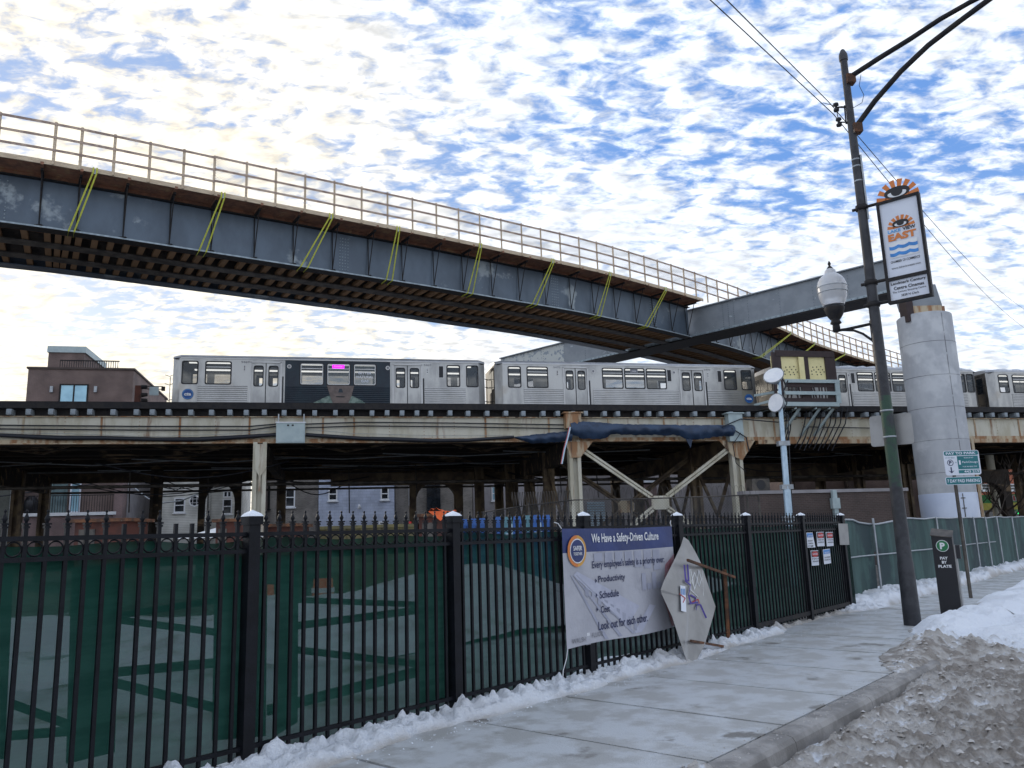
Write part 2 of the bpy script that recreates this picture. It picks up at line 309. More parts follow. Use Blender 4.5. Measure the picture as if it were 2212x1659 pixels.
def thing(name, label, cat, loc=(0, 0, 0), rz=0., group=None):
    o = bpy.data.objects.new(name, None); COL.objects.link(o); o.location = loc; o.rotation_euler = (0, 0, rz); return tag(o, label, cat, group)
def inst(o, parent=None, loc=None):
    c = o.copy(); COL.objects.link(c); c.parent = parent
    if loc is not None: c.location = loc
    return c
def text_mesh(body, off=0.):
    c = bpy.data.curves.new('t', 'FONT'); c.body = body; c.offset = off; c.resolution_u = 3
    o = bpy.data.objects.new('t', c); COL.objects.link(o); bpy.context.view_layer.update()
    me = bpy.data.meshes.new_from_object(o.evaluated_get(bpy.context.evaluated_depsgraph_get()))
    bpy.data.objects.remove(o); bpy.data.curves.remove(c); return me
def put_text(mb, body, o, ex, ez, w, h, m, off=0.012, shear=0.):
    me = text_mesh(body, off); xs = [v.co.x for v in me.vertices]; ys = [v.co.y for v in me.vertices]
    x0, x1, y0, y1 = min(xs), max(xs), min(ys), max(ys); o, ex, ez = Vector(o), Vector(ex).normalized(), Vector(ez).normalized()
    vs = [o+ex*((v.co.x-x0)/(x1-x0)*w+shear*(v.co.y-y0)/(y1-y0)*h)+ez*((v.co.y-y0)/(y1-y0)*h) for v in me.vertices]
    mb.add(vs, [tuple(p.vertices) for p in me.polygons], m); bpy.data.meshes.remove(me); return mb
def disc(mb, c, ex, ez, rx, rz_, m, n=24, a0=0, a1=360):
    c, ex, ez = Vector(c), Vector(ex), Vector(ez); full = a1-a0 >= 360
    pts = [c+ex*rx*math.cos(math.radians(a0+(a1-a0)*k/n))+ez*rz_*math.sin(math.radians(a0+(a1-a0)*k/n)) for k in range(n if full else n+1)]
    mb.poly(pts, m=m); return mb
def ring(mb, c, ex, ez, r0, r1, m, n=28, a0=0, a1=360):
    c, ex, ez = Vector(c), Vector(ex), Vector(ez); vs = []
    for k in range(n+1):
        w = math.radians(a0+(a1-a0)*k/n)
        for r in (r0, r1): vs.append(c+(ex*math.cos(w)+ez*math.sin(w))*r)
    mb.add(vs, [(2*k, 2*k+1, 2*k+3, 2*k+2) for k in range(n)], m); return mb
def fbm(x, y, z=0., o=4):
    a = 1.; s = 0.; f = 1.
    for _ in range(o): s += a*mn.noise((x*f, y*f, z+7.3*_)); a *= .5; f *= 2.03
    return s
def sstep(a, b, x):
    t = min(1, max(0, (x-a)/(b-a))); return t*t*(3-2*t)
# ------------------------------------------------------------------ frames
AF = 40.9; fz = math.radians(90-AF)
FX = Vector((math.sin(math.radians(AF)), math.cos(math.radians(AF)), 0)); FG = Vector((FX.y, -FX.x, 0))   # along street, toward the road
O = onz(529, 1654, 0)
def FP(s, t, z=0.): return O+FX*s+FG*t+Vector((0, 0, z))
def toF(P): d = P-O; return Vector((d.dot(FX), -d.dot(FG), P.z))      # local coordinates of an Empty at O turned by fz (y = away from road)
AT = 76.8; tz = math.radians(90-AT)
TX = Vector((math.sin(math.radians(AT)), math.cos(math.radians(AT)), 0)); TN = Vector((-TX.y, TX.x, 0)); TO = Vector((0, 38, 0))
def TP(s, n, z=0.): return TO+TX*s+TN*n+Vector((0, 0, z))
def tpx(x, y, n=0.):
    P = onp(x, y, TO+TN*n, AT); d = P-TO; return d.dot(TX), P.z
# ------------------------------------------------------------------ setting: ground, yard, pavement, kerb, road
g = MB(); g.box(-1500, 1500, -300, 2500, -.6, -.17); tag(g.build('ground', 'ground'), kind='structure')
y = MB(); y.box(-60, 110, -.02, 95, -.3, -.03); yo = y.build('yard_ground', 'yard', loc=O, rz=fz); tag(yo, kind='structure')
gs = MB(); gs.add([(-70, 13.5, 0), (14.5, 15.0, 0), (60, 33, 0), (60, 95, 0), (-70, 95, 0)], [(0, 1, 2, 3, 4)]); tag(gs.build('gravel', 'gravel', loc=(0, 0, -.024)), kind='structure')
r = MB(); r.box(-30, 110, -16, -3.06, -.5, -.14); tag(r.build('road', 'asphalt', loc=O, rz=fz), kind='structure')
p = MB(); p.box(-14, 60, -2.835, -.02, -.2, -.02, 'joint')
js = [-10, -8.5, -7, -5.5, -4, -2.5, -.8, .62, 2.06, 3.42, 4.90, 6.40, 7.90, 9.4, 10.9, 12.4, 13.9]; js += [13.9+1.5*k for k in range(1, 24)]
for a, b in zip(js[:-1], js[1:]):
    dz = random.uniform(-.003, .003); p.box(a+.018, b-.018, -2.82, -.03, -.1, dz, 'slab')
tag(p.build('pavement', 'slab', loc=O, rz=fz), kind='structure')
k = MB()
prof = [(-2.845, -.14), (-2.845, .0), (-2.99, .0), (-3.03, -.012), (-3.055, -.045), (-3.07, -.14)]
ks = [-14+1.9*i for i in range(36)]
for a, b in zip(ks[:-1], ks[1:]):
    vs = [(a+.004, yy, zz_) for yy, zz_ in prof]+[(b-.004, yy, zz_) for yy, zz_ in prof]; n = len(prof)
    k.add(vs, [(i, i+1, n+i+1, n+i) for i in range(n-1)]+[tuple(range(n)), tuple(range(2*n-1, n-1, -1))])
tag(k.build('kerb', 'kerb', loc=O, rz=fz), kind='structure')
# ------------------------------------------------------------------ snow
def snowmat():
    m = bpy.data.materials.new('dirty_snow'); m.use_nodes = True; t = m.node_tree; b = t.nodes['Principled BSDF']
    at = N('ShaderNodeAttribute', t, attribute_name='dirt'); tcn = N('ShaderNodeTexCoord', t)
    def nz(s, d):
        n = N('ShaderNodeTexNoise', t); L(tcn.outputs['Object'], n.inputs['Vector'], t); n.inputs['Scale'].default_value = s; n.inputs['Detail'].default_value = d; n.inputs['Roughness'].default_value = .65; return n.outputs['Fac']
    d = mth('ADD', at.outputs['Fac'], mth('MULTIPLY', mth('SUBTRACT', nz(7, 8), .5), .9, tree=t), tree=t)
    c = mixc(rng(d, .25, .75, tree=t), (.80, .835, .89), (.47, .445, .415), t)
    c = mixc(rng(nz(22, 5), .60, .72, 0, .35, tree=t), c, (.075, .06, .05), t) if False else c
    wet = rng(d, .8, 1.25, tree=t); c = mixc(wet, c, (.26, .23, .20), t)
    L(c, b.inputs['Base Color'], t); L(rng(d, .7, 1.3, .8, .4, tree=t), b.inputs['Roughness'], t)
    bp = N('ShaderNodeBump', t); L(nz(24, 7), bp.inputs['Height'], t); bp.inputs['Strength'].default_value = .9; bp.inputs['Distance'].default_value = .05; L(bp.outputs[0], b.inputs['Normal'], t)
    return m
M_['dirtysnow'] = snowmat()
def field(name, s0, s1, t0, t1, ds, hf, label, mname='dirtysnow', base=-.2):
    ns = int((s1-s0)/ds)+1; ntt = int((t1-t0)/ds)+1; vs = []; dirt = []; ok = []
    for i in range(ns):
        s = s0+ds*i
        for j in range(ntt):
            t = t0+ds*j; h, d = hf(s, t); ok.append(h is not None); h = base if h is None else h
            vs.append((s, -t, h)); dirt.append(d)
    fs = []
    for i in range(ns-1):
        for j in range(ntt-1):
            q = (i*ntt+j, (i+1)*ntt+j, (i+1)*ntt+j+1, i*ntt+j+1)
            if any(ok[a] for a in q): fs.append(q[::-1])
    me = bpy.data.meshes.new(name); me.from_pydata(vs, [], fs); me.polygons.foreach_set('use_smooth', [True]*len(fs))
    a = me.attributes.new('dirt', 'FLOAT', 'POINT'); a.data.foreach_set('value', dirt)
    me.materials.append(M_[mname]); o = bpy.data.objects.new(name, me); COL.objects.link(o); o.location = O; o.rotation_euler = (0, 0, fz)
    return tag(o, label, 'snow', kind='stuff')
def edge(s):      # outer edge of the snow strip along the fence, metres from the fence line
    e = .49+.11*mn.noise((s*.9, 0, 0))+.05*mn.noise((s*3.1, 4, 0))
    if s < 1: e += .18*(1-s)*.6
    if s > 6.6: e -= .12*sstep(6.6, 8, s)
    if s > 9.2: e -= .18*sstep(9.2, 10.4, s)
    if s > 12.6: e += .30*sstep(12.6, 14, s)
    return e
def strip(s, t):
    e = edge(s); inner = -.10-.05*mn.noise((s*2, 9, 0))
    if s > 13.7: inner = -.6; t = t-.35*sstep(13.7, 15, s)*0
    a = sstep(e, e-.16, t)*sstep(inner-.02, inner+.10, t)
    thin = 1-.78*sstep(9.3, 10.2, s)*sstep(13.2, 12.2, s)
    h = a*(.065+.05*fbm(s*2.2, t*2.2)+.05*fbm(s*9, t*9, 3, 3)+.025*abs(mn.noise((s*26, t*26, 3))))*thin
    h += .13*a*max(0, mn.noise((s*7.3, t*7.3, 2))-.05)*sstep(.35, .0, abs(t-.08))
    h += .12*sstep(13.7, 16, s)*a*(1+mn.noise((s*.8, t, 5)))
    if a < .02: return None, 1
    d = .42*sstep(e-.14, e-.01, t)*(.6+mn.noise((s*3, t*3, 1)))-.12+.30*max(0, fbm(s*1.3, t*1.3, 8, 3)-.1)
    d += .45*sstep(9.4, 10.3, s)*sstep(13.3, 12.5, s)
    return h-.012, d
field('snow_strip', -2.6, 14.2, -.25, .95, .022, strip, 'low strip of lumpy snow lying along the foot of the black iron fence')
field('snow_drift', 14.2, 33, -.9, .75, .05, strip, 'snow drift along the foot of the green screened fence further up the pavement')
def pile(s, t):
    e0 = 2.22+.13*mn.noise((s*1.1, 0, 3))-.30*sstep(9.2, 10.6, s)*sstep(14, 11.5, s)-.45*sstep(13.5, 16, s)
    road = sstep(2.85, 3.12, t)
    base = -.15*road
    n1 = fbm(s*1.1, t*1.1, 1, 4); n2_ = fbm(s*5, t*5, 4, 4); n3_ = fbm(s*14, t*14, 6, 3)
    # low slush over the kerb and the gutter
    sl = sstep(1.0, 2.0, s)*sstep(3.02-.25*sstep(5.9, 6.6, s)-.5*sstep(6.4, 7.2, s)+.25*mn.noise((s*1.7, 2, 2))*.5, 3.22, t) if t > 2.1 else 0
    if s < 1.9: sl = max(sl, sstep(2.7, 2.95, t)*sstep(.2, 1.2, s)*.7)
    rid = abs(mn.noise((s*8, t*15, 2))); h = base+sl*(.050+.05*n1+.065*max(-.5, n2_)+.045*n3_+.06*rid)
    if t > 4.3+.5*mn.noise((s*.7, 5, 5)): h -= .03*sstep(4.3, 5.2, t)
    # heap of grey ploughed snow, then the white bank
    heap = sstep(7.1, 8.6, s)*sstep(e0, e0+.55, t)*sstep(5.2, 4.0, t)
    h2 = base+heap*(.25-.06*sstep(9.5, 11, s)+.09*n1+(.06*n2_+.05*n3_+.05*abs(mn.noise((s*11, t*11, 7))))*(1-.75*sstep(8.4, 9.3, s)))+heap*.09*math.exp(-((s-9.2)/1.3)**2-((t-3.4)/.6)**2)
    bank = sstep(9.4, 11, s)*sstep(e0, e0+.5, t)*sstep(6.5, 4.6, t)
    h2 += bank*(.03+.05*n1)
    h = max(h, h2)
    cover = max(sl, heap)
    if cover < .03 or h < base+.004:
        return (None, 1) if t < 3.0 else (base-.03, 1)
    low = sstep(.06, -.10, h); rid2 = abs(mn.noise((s*9, t*18, 2)))*1.6
    d = .28+.75*n2_+.55*n3_+.42*low*(.3+.7*sstep(3.4, 4.4, t))-.25*rid2
    d += .35*sstep(6.8, 7.4, s)*sstep(8.7, 8.1, s)
    if s > 7.8: d -= 1.1*sstep(8.0+.4*mn.noise((t*2, 0, 6)), 9.0, s)*sstep(-.02, .12, h)
    return h, max(-.2, min(1.2, d))
field('slush_heap', .6, 12.5, 1.6, 6.6, .026, pile, 'grey ploughed slush and brown snow heaped over the kerb and gutter beside the street pole')
field('snow_bank', 12.5, 34, 1.2, 7, .07, pile, 'white snow bank between the pavement and the road beyond the parking pay box')
def mnd(s, t):
    tt = -t; h = 0
    for cs, ct, rs, rt, hh in ((7.6, 6.2, 2.6, 1.8, 1.0), (11.5, 8.5, 2.2, 2, 1.05), (4.3, 7.2, 1.8, 1.2, .55), (-1.5, 7, 2.5, 1.2, .35), (2.5, 12, 3, 2, .5), (15.5, 5.5, 2, 2, .8)):
        h += hh*math.exp(-((s-cs)/rs)**2-((tt-ct)/rt)**2)
    h += .10*fbm(s*.8, tt*.8, 2, 4)*min(1, h*4+.15)-.06
    return (h if h > -.02 else None), 0
mo = field('snow_mounds', -7, 20, -18, -3.5, .14, mnd, 'rounded mounds of ploughed snow in the yard seen dimly through the green fence screen', 'mound')
def crumbs(name, n, sr, tr, rr, zf, label, mname, seed):
    rc_ = random.Random(seed); q = MB()
    for _ in range(n):
        s_, t_ = rc_.uniform(*sr), tr(rc_, 0); s_ = s_
        if callable(zf): z_ = zf(s_, t_)
        else: z_ = zf
        if z_ is None: continue
        r_ = rc_.uniform(*rr)*rc_.random()**.5; vs = []
        for k in range(6):
            a_ = k*math.pi/3+rc_.random(); vs.append((s_+r_*math.cos(a_)*rc_.uniform(.7, 1.3), -t_+r_*math.sin(a_)*rc_.uniform(.7, 1.3), z_+r_*rc_.uniform(-.2, .4)))
        vs.append((s_, -t_, z_+r_*rc_.uniform(.6, 1.0))); q.add(vs, [(k, (k+1) % 6, 6) for k in range(6)], smooth=False)
    o = q.build(name, mname, loc=O, rz=fz); return tag(o, label, 'snow', kind='stuff')
crumbs('snow_crumbs', 700, (-2, 13.5), lambda r_, s_: .48+abs(r_.gauss(0, .13)), (.003, .013), 0, 'small crumbs of snow and ice scattered on the pavement along the snow strip', 'snow', 3)
crumbs('kerb_crumbs', 500, (1, 6.6), lambda r_, s_: 3.0-abs(r_.gauss(0, .13)), (.003, .012), 0, 'small crumbs of dirty ice scattered along the kerb edge', 'slushchunk', 4)
crumbs('slush_chunks', 2600, (.8, 8.6), lambda r_, s_: r_.uniform(2.6, 5.6), (.008, .034), lambda s_, t_: (lambda h: h if h is None or h > -.13 else None)(pile(s_, t_)[0]), 'rough chunks of grey ice lying in the slush by the kerb', 'slushchunk', 5)
# ------------------------------------------------------------------ iron fence
POST = [-2.28, 0, 2.28, 4.53, 6.82, 9.07, 11.41, 13.52]
fen = thing('iron_fence', 'black iron picket fence with spear finials and a row of rings, along the pavement', 'fence', O, fz)
pm = MB(); pm.box(-.05, .05, -.05, .05, -.05, 1.86); pm.box(-.064, .064, -.064, .064, 1.82, 1.885)
pm.add([(-.064, -.064, 1.885), (.064, -.064, 1.885), (.064, .064, 1.885), (-.064, .064, 1.885), (0, 0, 1.925)], [(0, 1, 4), (1, 2, 4), (2, 3, 4), (3, 0, 4)])
post0 = pm.build('post', 'iron', fen)
cs = MB(); cs.add([(-.066, -.066, 1.887), (.066, -.066, 1.887), (.066, .066, 1.887), (-.066, .066, 1.887), (-.05, -.05, 1.91), (.05, -.05, 1.91), (.05, .05, 1.91), (-.05, .05, 1.91), (0, 0, 1.94)], [(0, 1, 5, 4), (1, 2, 6, 5), (2, 3, 7, 6), (3, 0, 4, 7), (4, 5, 8), (5, 6, 8), (6, 7, 8), (7, 4, 8)])
cap0 = cs.build('snow_cap', 'snow', post0)
posts = [post0]
for i, s in enumerate(POST):
    o = post0 if i == 0 else inst(post0, fen)
    o.location = (s, 0, 0)
    if i: inst(cap0, o)
pk = MB(); w_ = .013; pk.box(-w_, w_, -w_, w_, .05, 1.835)
pk0 = pk.build('picket', 'iron', fen)
fi = MB(); fi.box(-.019, .019, -.019, .019, 1.812, 1.826); fi.box(-.022, .022, -.022, .022, 1.834, 1.846)
fi.lathe([(.009, 1.846), (.011, 1.856), (.019, 1.870), (.015, 1.885), (.006, 1.905), (.004, 1.912), (.009, 1.920), (.009, 1.928), (.003, 1.935)], 8)
fi0 = fi.build('finial', 'iron', pk0)
first = True; cnt = 0
missing = {}
for b in range(7):
    a, c = POST[b], POST[b+1]; n = 17; st = (c-a)/(n+1)
    for z in (1.745, 1.61, .13): rails = MB(); rails.box(a+.05, c-.05, -.017, .017, z-.016, z+.016); rails.build('rail', 'iron', fen)
    rg = MB()
    for i in range(n+1):
        x0 = a+st*(i+.5); pts = [(x0+.047*math.cos(q*math.pi/8), 0, 1.678+.047*math.sin(q*math.pi/8)) for q in range(17)]
        rg.tube(pts, .006, 5, caps=False)
    rg.build('ring_row', 'iron', fen)
    if cnt+n > 100:
        sm = MB()
        for i in range(1, n+1):
            x0 = a+st*i; sm.add([(v[0]+x0, v[1], v[2]) for v in pk.v], pk.f); sm.add([(v[0]+x0, v[1], v[2]) for v in fi.v], fi.f)
        o = sm.build('pickets', 'iron', fen); o['kind'] = 'stuff'
        continue
    for i in range(1, n+1):
        s = a+st*i
        if first: o = pk0; first = False
        else: o = inst(pk0, fen)
        o.location = (s, 0, 0); cnt += 1
        if any(abs(s-q) < .055 for q in (-1.04, -.52, -.63)): 
            if o is pk0: pass
            continue
        if o is not pk0: inst(fi0, o)
# gate extras on the last bay
for z in (.13,):
    q = MB(); q.box(9.1, 13.5, -.03, .03, .09, .16); q.build('bottom_rail', 'blacksteel', fen)
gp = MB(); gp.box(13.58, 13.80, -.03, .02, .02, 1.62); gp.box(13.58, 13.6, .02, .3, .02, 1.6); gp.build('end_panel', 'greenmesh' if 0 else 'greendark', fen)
pl = MB(); P = [toF(onp(x, y_, O+FG*.06, AF)) for x, y_ in ((1811, 1131), (1831, 1131), (1835, 1177), (1815, 1177))]
pl.poly([(P[0].x, -.06, P[0].z), (P[1].x, -.06, P[1].z), (P[2].x, -.06, P[2].z), (P[3].x, -.06, P[3].z)], (0, .01, 0)); pl.build('latch_plate', 'galvpanel', fen)
# green privacy screen tied behind the pickets
scn = MB(); cols = 320; rows = 12; x0, x1 = -2.3, 13.5; vs = []
for i in range(cols+1):
    s = x0+(x1-x0)*i/cols; top = 1.70+.010*math.sin(s*5.5)+.02*mn.noise((s*1.3, 0, 0)); bot = .05+.05*mn.noise((s*2, 3, 0))
    if 4.2 < s < 6: bot += .12*math.sin((s-4.2)/1.8*math.pi)
    for j in range(rows+1):
        z = bot+(top-bot)*j/rows; yy = .035+.03*mn.noise((s*1.5, z*.8, 0))+.012*mn.noise((s*.7, z*6, 4)); vs.append((s, yy+.02, z))
scn.add(vs, [(i*(rows+1)+j, (i+1)*(rows+1)+j, (i+1)*(rows+1)+j+1, i*(rows+1)+j+1) for i in range(cols) for j in range(rows)], smooth=True)
tag(scn.build('privacy_screen', 'greenmesh', loc=O, rz=fz), 'see-through green mesh privacy screen tied behind the black pickets', 'fence screen')
# second layer: folded green fabric over a timber frame behind the screen
D2 = O-FG*.16
def PF(x, y_): v = toF(onp(x, y_, D2, AF)); return (v.x, v.y, v.z)
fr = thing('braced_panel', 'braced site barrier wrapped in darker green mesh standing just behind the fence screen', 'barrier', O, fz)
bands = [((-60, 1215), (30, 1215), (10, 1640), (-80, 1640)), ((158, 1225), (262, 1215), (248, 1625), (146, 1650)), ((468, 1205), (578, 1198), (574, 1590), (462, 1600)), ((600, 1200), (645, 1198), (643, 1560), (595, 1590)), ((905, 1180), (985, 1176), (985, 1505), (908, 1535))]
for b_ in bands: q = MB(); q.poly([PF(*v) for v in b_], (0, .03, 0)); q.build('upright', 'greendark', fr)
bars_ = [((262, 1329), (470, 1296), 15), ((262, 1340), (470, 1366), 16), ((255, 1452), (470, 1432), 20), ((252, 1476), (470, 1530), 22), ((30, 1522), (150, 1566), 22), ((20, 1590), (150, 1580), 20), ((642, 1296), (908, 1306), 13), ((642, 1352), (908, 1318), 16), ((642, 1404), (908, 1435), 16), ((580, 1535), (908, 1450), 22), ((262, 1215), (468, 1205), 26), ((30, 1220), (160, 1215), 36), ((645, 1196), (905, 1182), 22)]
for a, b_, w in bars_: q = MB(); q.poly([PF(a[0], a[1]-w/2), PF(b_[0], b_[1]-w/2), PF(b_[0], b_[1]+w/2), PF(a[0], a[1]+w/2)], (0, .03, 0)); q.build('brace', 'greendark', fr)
# ------------------------------------------------------------------ green chain-link fence beyond the iron fence
gf = [toF(onz(*q, 0)) for q in ((1843, 1303), (2012, 1266), (2119, 1241), (2230, 1218))]
gf = [Vector((v.x, v.y, 0)) for v in gf]; gf.append(gf[-1]+(gf[-1]-gf[-2]).normalized()*12)
gft = thing('screened_chain_fence', 'sagging chain-link fence covered in faded green screen beyond the iron fence', 'fence', O, fz)
seg = []; tot = 0
for a, b_ in zip(gf[:-1], gf[1:]): seg.append((tot, a, b_)); tot += (b_-a).length
def gpos(d):
    for t0, a, b_ in seg:
        if d <= t0+(b_-a).length+1e-6: return a+(b_-a)*((d-t0)/(b_-a).length)
    return gf[-1]
nn_ = 130; vs = []
for i in range(nn_+1):
    d = tot*i/nn_; P = gpos(d); top = 1.80-.10*sstep(0, 1.2, d)*sstep(5.0, 1.5, d)+.05*mn.noise((d*.8, 0, 0))
    for j in range(9):
        z = .0+(top)*j/8; vs.append((P.x, P.y+.12*mn.noise((d*.5, z*.4, 0))+.03*mn.noise((d*2.5, z, 3)), z))
q = MB(); holes = {(3, 1), (3, 2), (3, 3)}
q.add(vs, [(i*9+j, (i+1)*9+j, (i+1)*9+j+1, i*9+j+1) for i in range(nn_) for j in range(8) if not (i in (7,) and j in (1, 2, 3, 4))], smooth=True)
q.build('screen', 'greenfence', gft)
q = MB(); q.tube([(vs[i*9+8][0], vs[i*9+8][1]-.02, vs[i*9+8][2]+.01) for i in range(0, nn_+1, 2)], .022, 6); q.build('top_rail', 'galv', gft)
q = MB(); q.tube([(vs[i*9+4][0], vs[i*9+4][1]-.06, .98) for i in range(0, 60, 2)], .018, 6); q.build('mid_rail', 'galv', gft)
dd = 1.6
while dd < tot:
    P = gpos(dd); q = MB(); q.tube([(P.x, P.y-.08, -.02), (P.x+.02, P.y-.07, 1.83)], .028, 8); q.build('fence_post', 'galv', gft)
    dd += random.choice((2.2, 1.5, 2.8, 2.3))
# ------------------------------------------------------------------ banner on fence
B0 = O+FG*.045
def PB(x, y_): v = toF(onp(x, y_, B0, AF)); return v
ban = thing('safety_banner', 'navy and pale grey vinyl banner about a safety-driven culture tied to the iron fence', 'banner', O, fz)
bx0, bx1, bz0, bz1 = 3.98, 6.50, .38, 1.735
q = MB(); vs = []; nx, nz_ = 60, 24
def bsurf(u, v): return (bx0+(bx1-bx0)*u, -.085+.003*math.sin(u*9+v*3)-.003*mn.noise((u*4, v*4, 0)), bz0+(bz1-bz0)*v+.012*math.sin(u*math.pi*2.2)*(1-v)-.012*(1-abs(2*u-1))*v)
for i in range(nx+1):
    for j in range(nz_+1): vs.append(bsurf(i/nx, j/nz_))
for i in range(nx):
    for j in range(nz_):
        u, v = (i+.5)/nx, (j+.5)/nz_
        q.add([vs[i*(nz_+1)+j], vs[(i+1)*(nz_+1)+j], vs[(i+1)*(nz_+1)+j+1], vs[i*(nz_+1)+j+1]], [(0, 1, 2, 3)], 'bannerblue' if v > .795 else 'bannergrey', True)
q.build('sheet', 'bannergrey', ban)
by = -.075
def flush(q, off_, ref=None):
    out = []
    for x_, y_, z_ in q.v:
        sy = bsurf((x_-bx0)/(bx1-bx0), (z_-bz0)/(bz1-bz0))[1]
        out.append((x_, sy-off_+((y_-ref) if ref is not None else 0), z_))
    q.v = out
def bq(q, pts, m): q.poly([(bx0+(bx1-bx0)*u, by+.008 if m in ('bannerdark', 'bannerlight', 'bannerred') else by, bz0+(bz1-bz0)*v) for u, v in pts], m=m)
q = MB()
bq(q, [(.93, .02), (1, .02), (1, .72), (.90, .62), (.86, .3)], 'bannerred')
for i in range(7):
    u0 = .24+.09*i; bq(q, [(u0, .70-.02*i), (u0+.07, .70-.02*i), (u0+.07, .775), (u0, .775)], 'bannerdark')
bq(q, [(.07, .60), (.10, .63), (.62, .26), (.50, .10)], 'bannerlight')
for i in range(9): bq(q, [(.16+.05*i, .50-.045*i), (.19+.05*i, .48-.045*i), (.18+.05*i, .40-.045*i), (.155+.05*i, .42-.045*i)], 'bannerdark')
for i in range(3): bq(q, [(.05+.02*i, .60), (.058+.02*i, .60), (.33+.12*i, .02), (.30+.12*i, .02)], 'bannerdark')
for i in range(4): bq(q, [(.66+.05*i, .56-.1*(i % 2)), (.70+.05*i, .56-.1*(i % 2)), (.70+.05*i, .40), (.66+.05*i, .40)], 'bannerdark')
bq(q, [(.55, .02), (.63, .02), (.78, .24), (.72, .26)], 'bannerlight')
flush(q, .006); q.build('printed_picture', 'bannerdark', ban)
q = MB(); X, Z = (1, 0, 0), (0, 0, 1)
def bt(s, u, v, w, h, m, off=.015): put_text(q, s, (bx0+(bx1-bx0)*u, by-.004, bz0+(bz1-bz0)*v), X, Z, (bx1-bx0)*w, (bz1-bz0)*h, m, off)
bt('We Have a Safety-Driven Culture', .225, .845, .62, .105, 'white', .02)
bt('Every employee\'s safety is a priority over:', .22, .625, .67, .085, 'inknavy')
bt('Productivity', .265, .50, .235, .075, 'inknavy'); bt('Schedule', .27, .375, .165, .065, 'inknavy'); bt('Cost', .275, .25, .075, .06, 'inknavy')
bt('Look out for each other.', .25, .105, .44, .075, 'inknavy')
bt('WALSH', .035, -.0+.035, .11, .04, 'inkgrey', .005); bt('FLUOR', .195, .055, .09, .04, 'inkgrey', .005)
for v in (.515, .39, .265): q.poly([(bx0+(bx1-bx0)*.24, by-.004, bz0+(bz1-bz0)*v), (bx0+(bx1-bx0)*.254, by-.004, bz0+(bz1-bz0)*(v+.02)), (bx0+(bx1-bx0)*.24, by-.004, bz0+(bz1-bz0)*(v+.04))], m='inknavy')
flush(q, .010); q.build('lettering', 'inknavy', ban)
q = MB(); c = (bx0+.26, by-.006, bz0+1.09); disc(q, c, X, Z, .185, .185, 'amber'); disc(q, (c[0], c[1]-.003, c[2]), X, Z, .185, .185, 'orange', 16, 90, 270)
disc(q, (c[0], c[1]-.006, c[2]), X, Z, .145, .145, 'white'); disc(q, (c[0], c[1]-.009, c[2]), X, Z, .132, .132, 'bannerblue')
put_text(q, 'SAFER', (c[0]-.085, c[1]-.012, c[2]+.005), X, Z, .17, .055, 'white', .02); put_text(q, 'TOGETHER', (c[0]-.085, c[1]-.012, c[2]-.05), X, Z, .17, .035, 'white')
flush(q, .013, c[1]); q.build('round_emblem', 'amber', ban)
q = MB(); c = (bx0+.43, by-.004, bz0+.10); q.cbox((c[0], c[1], c[2]), (.06, .002, .11), 'red'); q.cbox((c[0]-.013, c[1]-.003, c[2]+.02), (.02, .002, .035), 'white'); q.cbox((c[0]+.013, c[1]-.003, c[2]+.02), (.02, .002, .035), 'white'); q.cbox((c[0], c[1], c[2]-.075), (.08, .002, .012), 'inkgrey'); q.cbox((c[0], c[1], c[2]-.095), (.09, .002, .01), 'inkgrey'); q.build('train_emblem', 'red', ban)
for x_, z_, pts in ((bx0, bz1, ((0, 0), (-.06, .06), (-.13, .075))), (bx1, bz1, ((0, 0), (-.02, .05), (.0, .08))), (bx0+.02, bz0, ((0, 0), (-.03, -.1), (-.10, -.22), (-.12, -.36)))):
    q = MB(); q.tube([(x_+a, -.08, z_+b_) for a, b_ in pts], .006, 5); q.build('tie_rope', 'white', ban)
# ------------------------------------------------------------------ warning notices on the gate bay
def PG(x, y_): return toF(onp(x, y_, O+FG*.03, AF))
sg = {'n': ('NOTICE', 'midblue'), 'd': ('DANGER', 'red')}
C5 = lambda x, y_: (1728.1+x*.11574, 1097.2+y_*.11574)
nots = [((120, 462), (232, 458), (290, 735), (145, 742), 'n', ['SECURITY', 'CAMERAS', 'IN USE'], 'blue-headed notice with a security camera drawing, leftmost of the upper row on the gate'),
        ((307, 450), (440, 445), (462, 712), (328, 718), 'd', ['HARD HAT', 'AREA'], 'danger notice reading hard hat area, middle of the upper row on the gate'),
        ((482, 452), (615, 448), (628, 708), (505, 718), 'd', ['CONSTRUCTION', 'AREA'], 'danger notice, rightmost of the upper row on the gate'),
        ((200, 797), (340, 790), (357, 1068), (225, 1080), 'd', ['NO', 'TRESPASSING'], 'danger notice, left of the lower pair on the gate'),
        ((427, 778), (555, 760), (583, 1030), (455, 1052), 'n', ['AUTHORIZED', 'PERSONNEL ONLY'], 'blue-headed notice tilted slightly, right of the lower pair on the gate')]
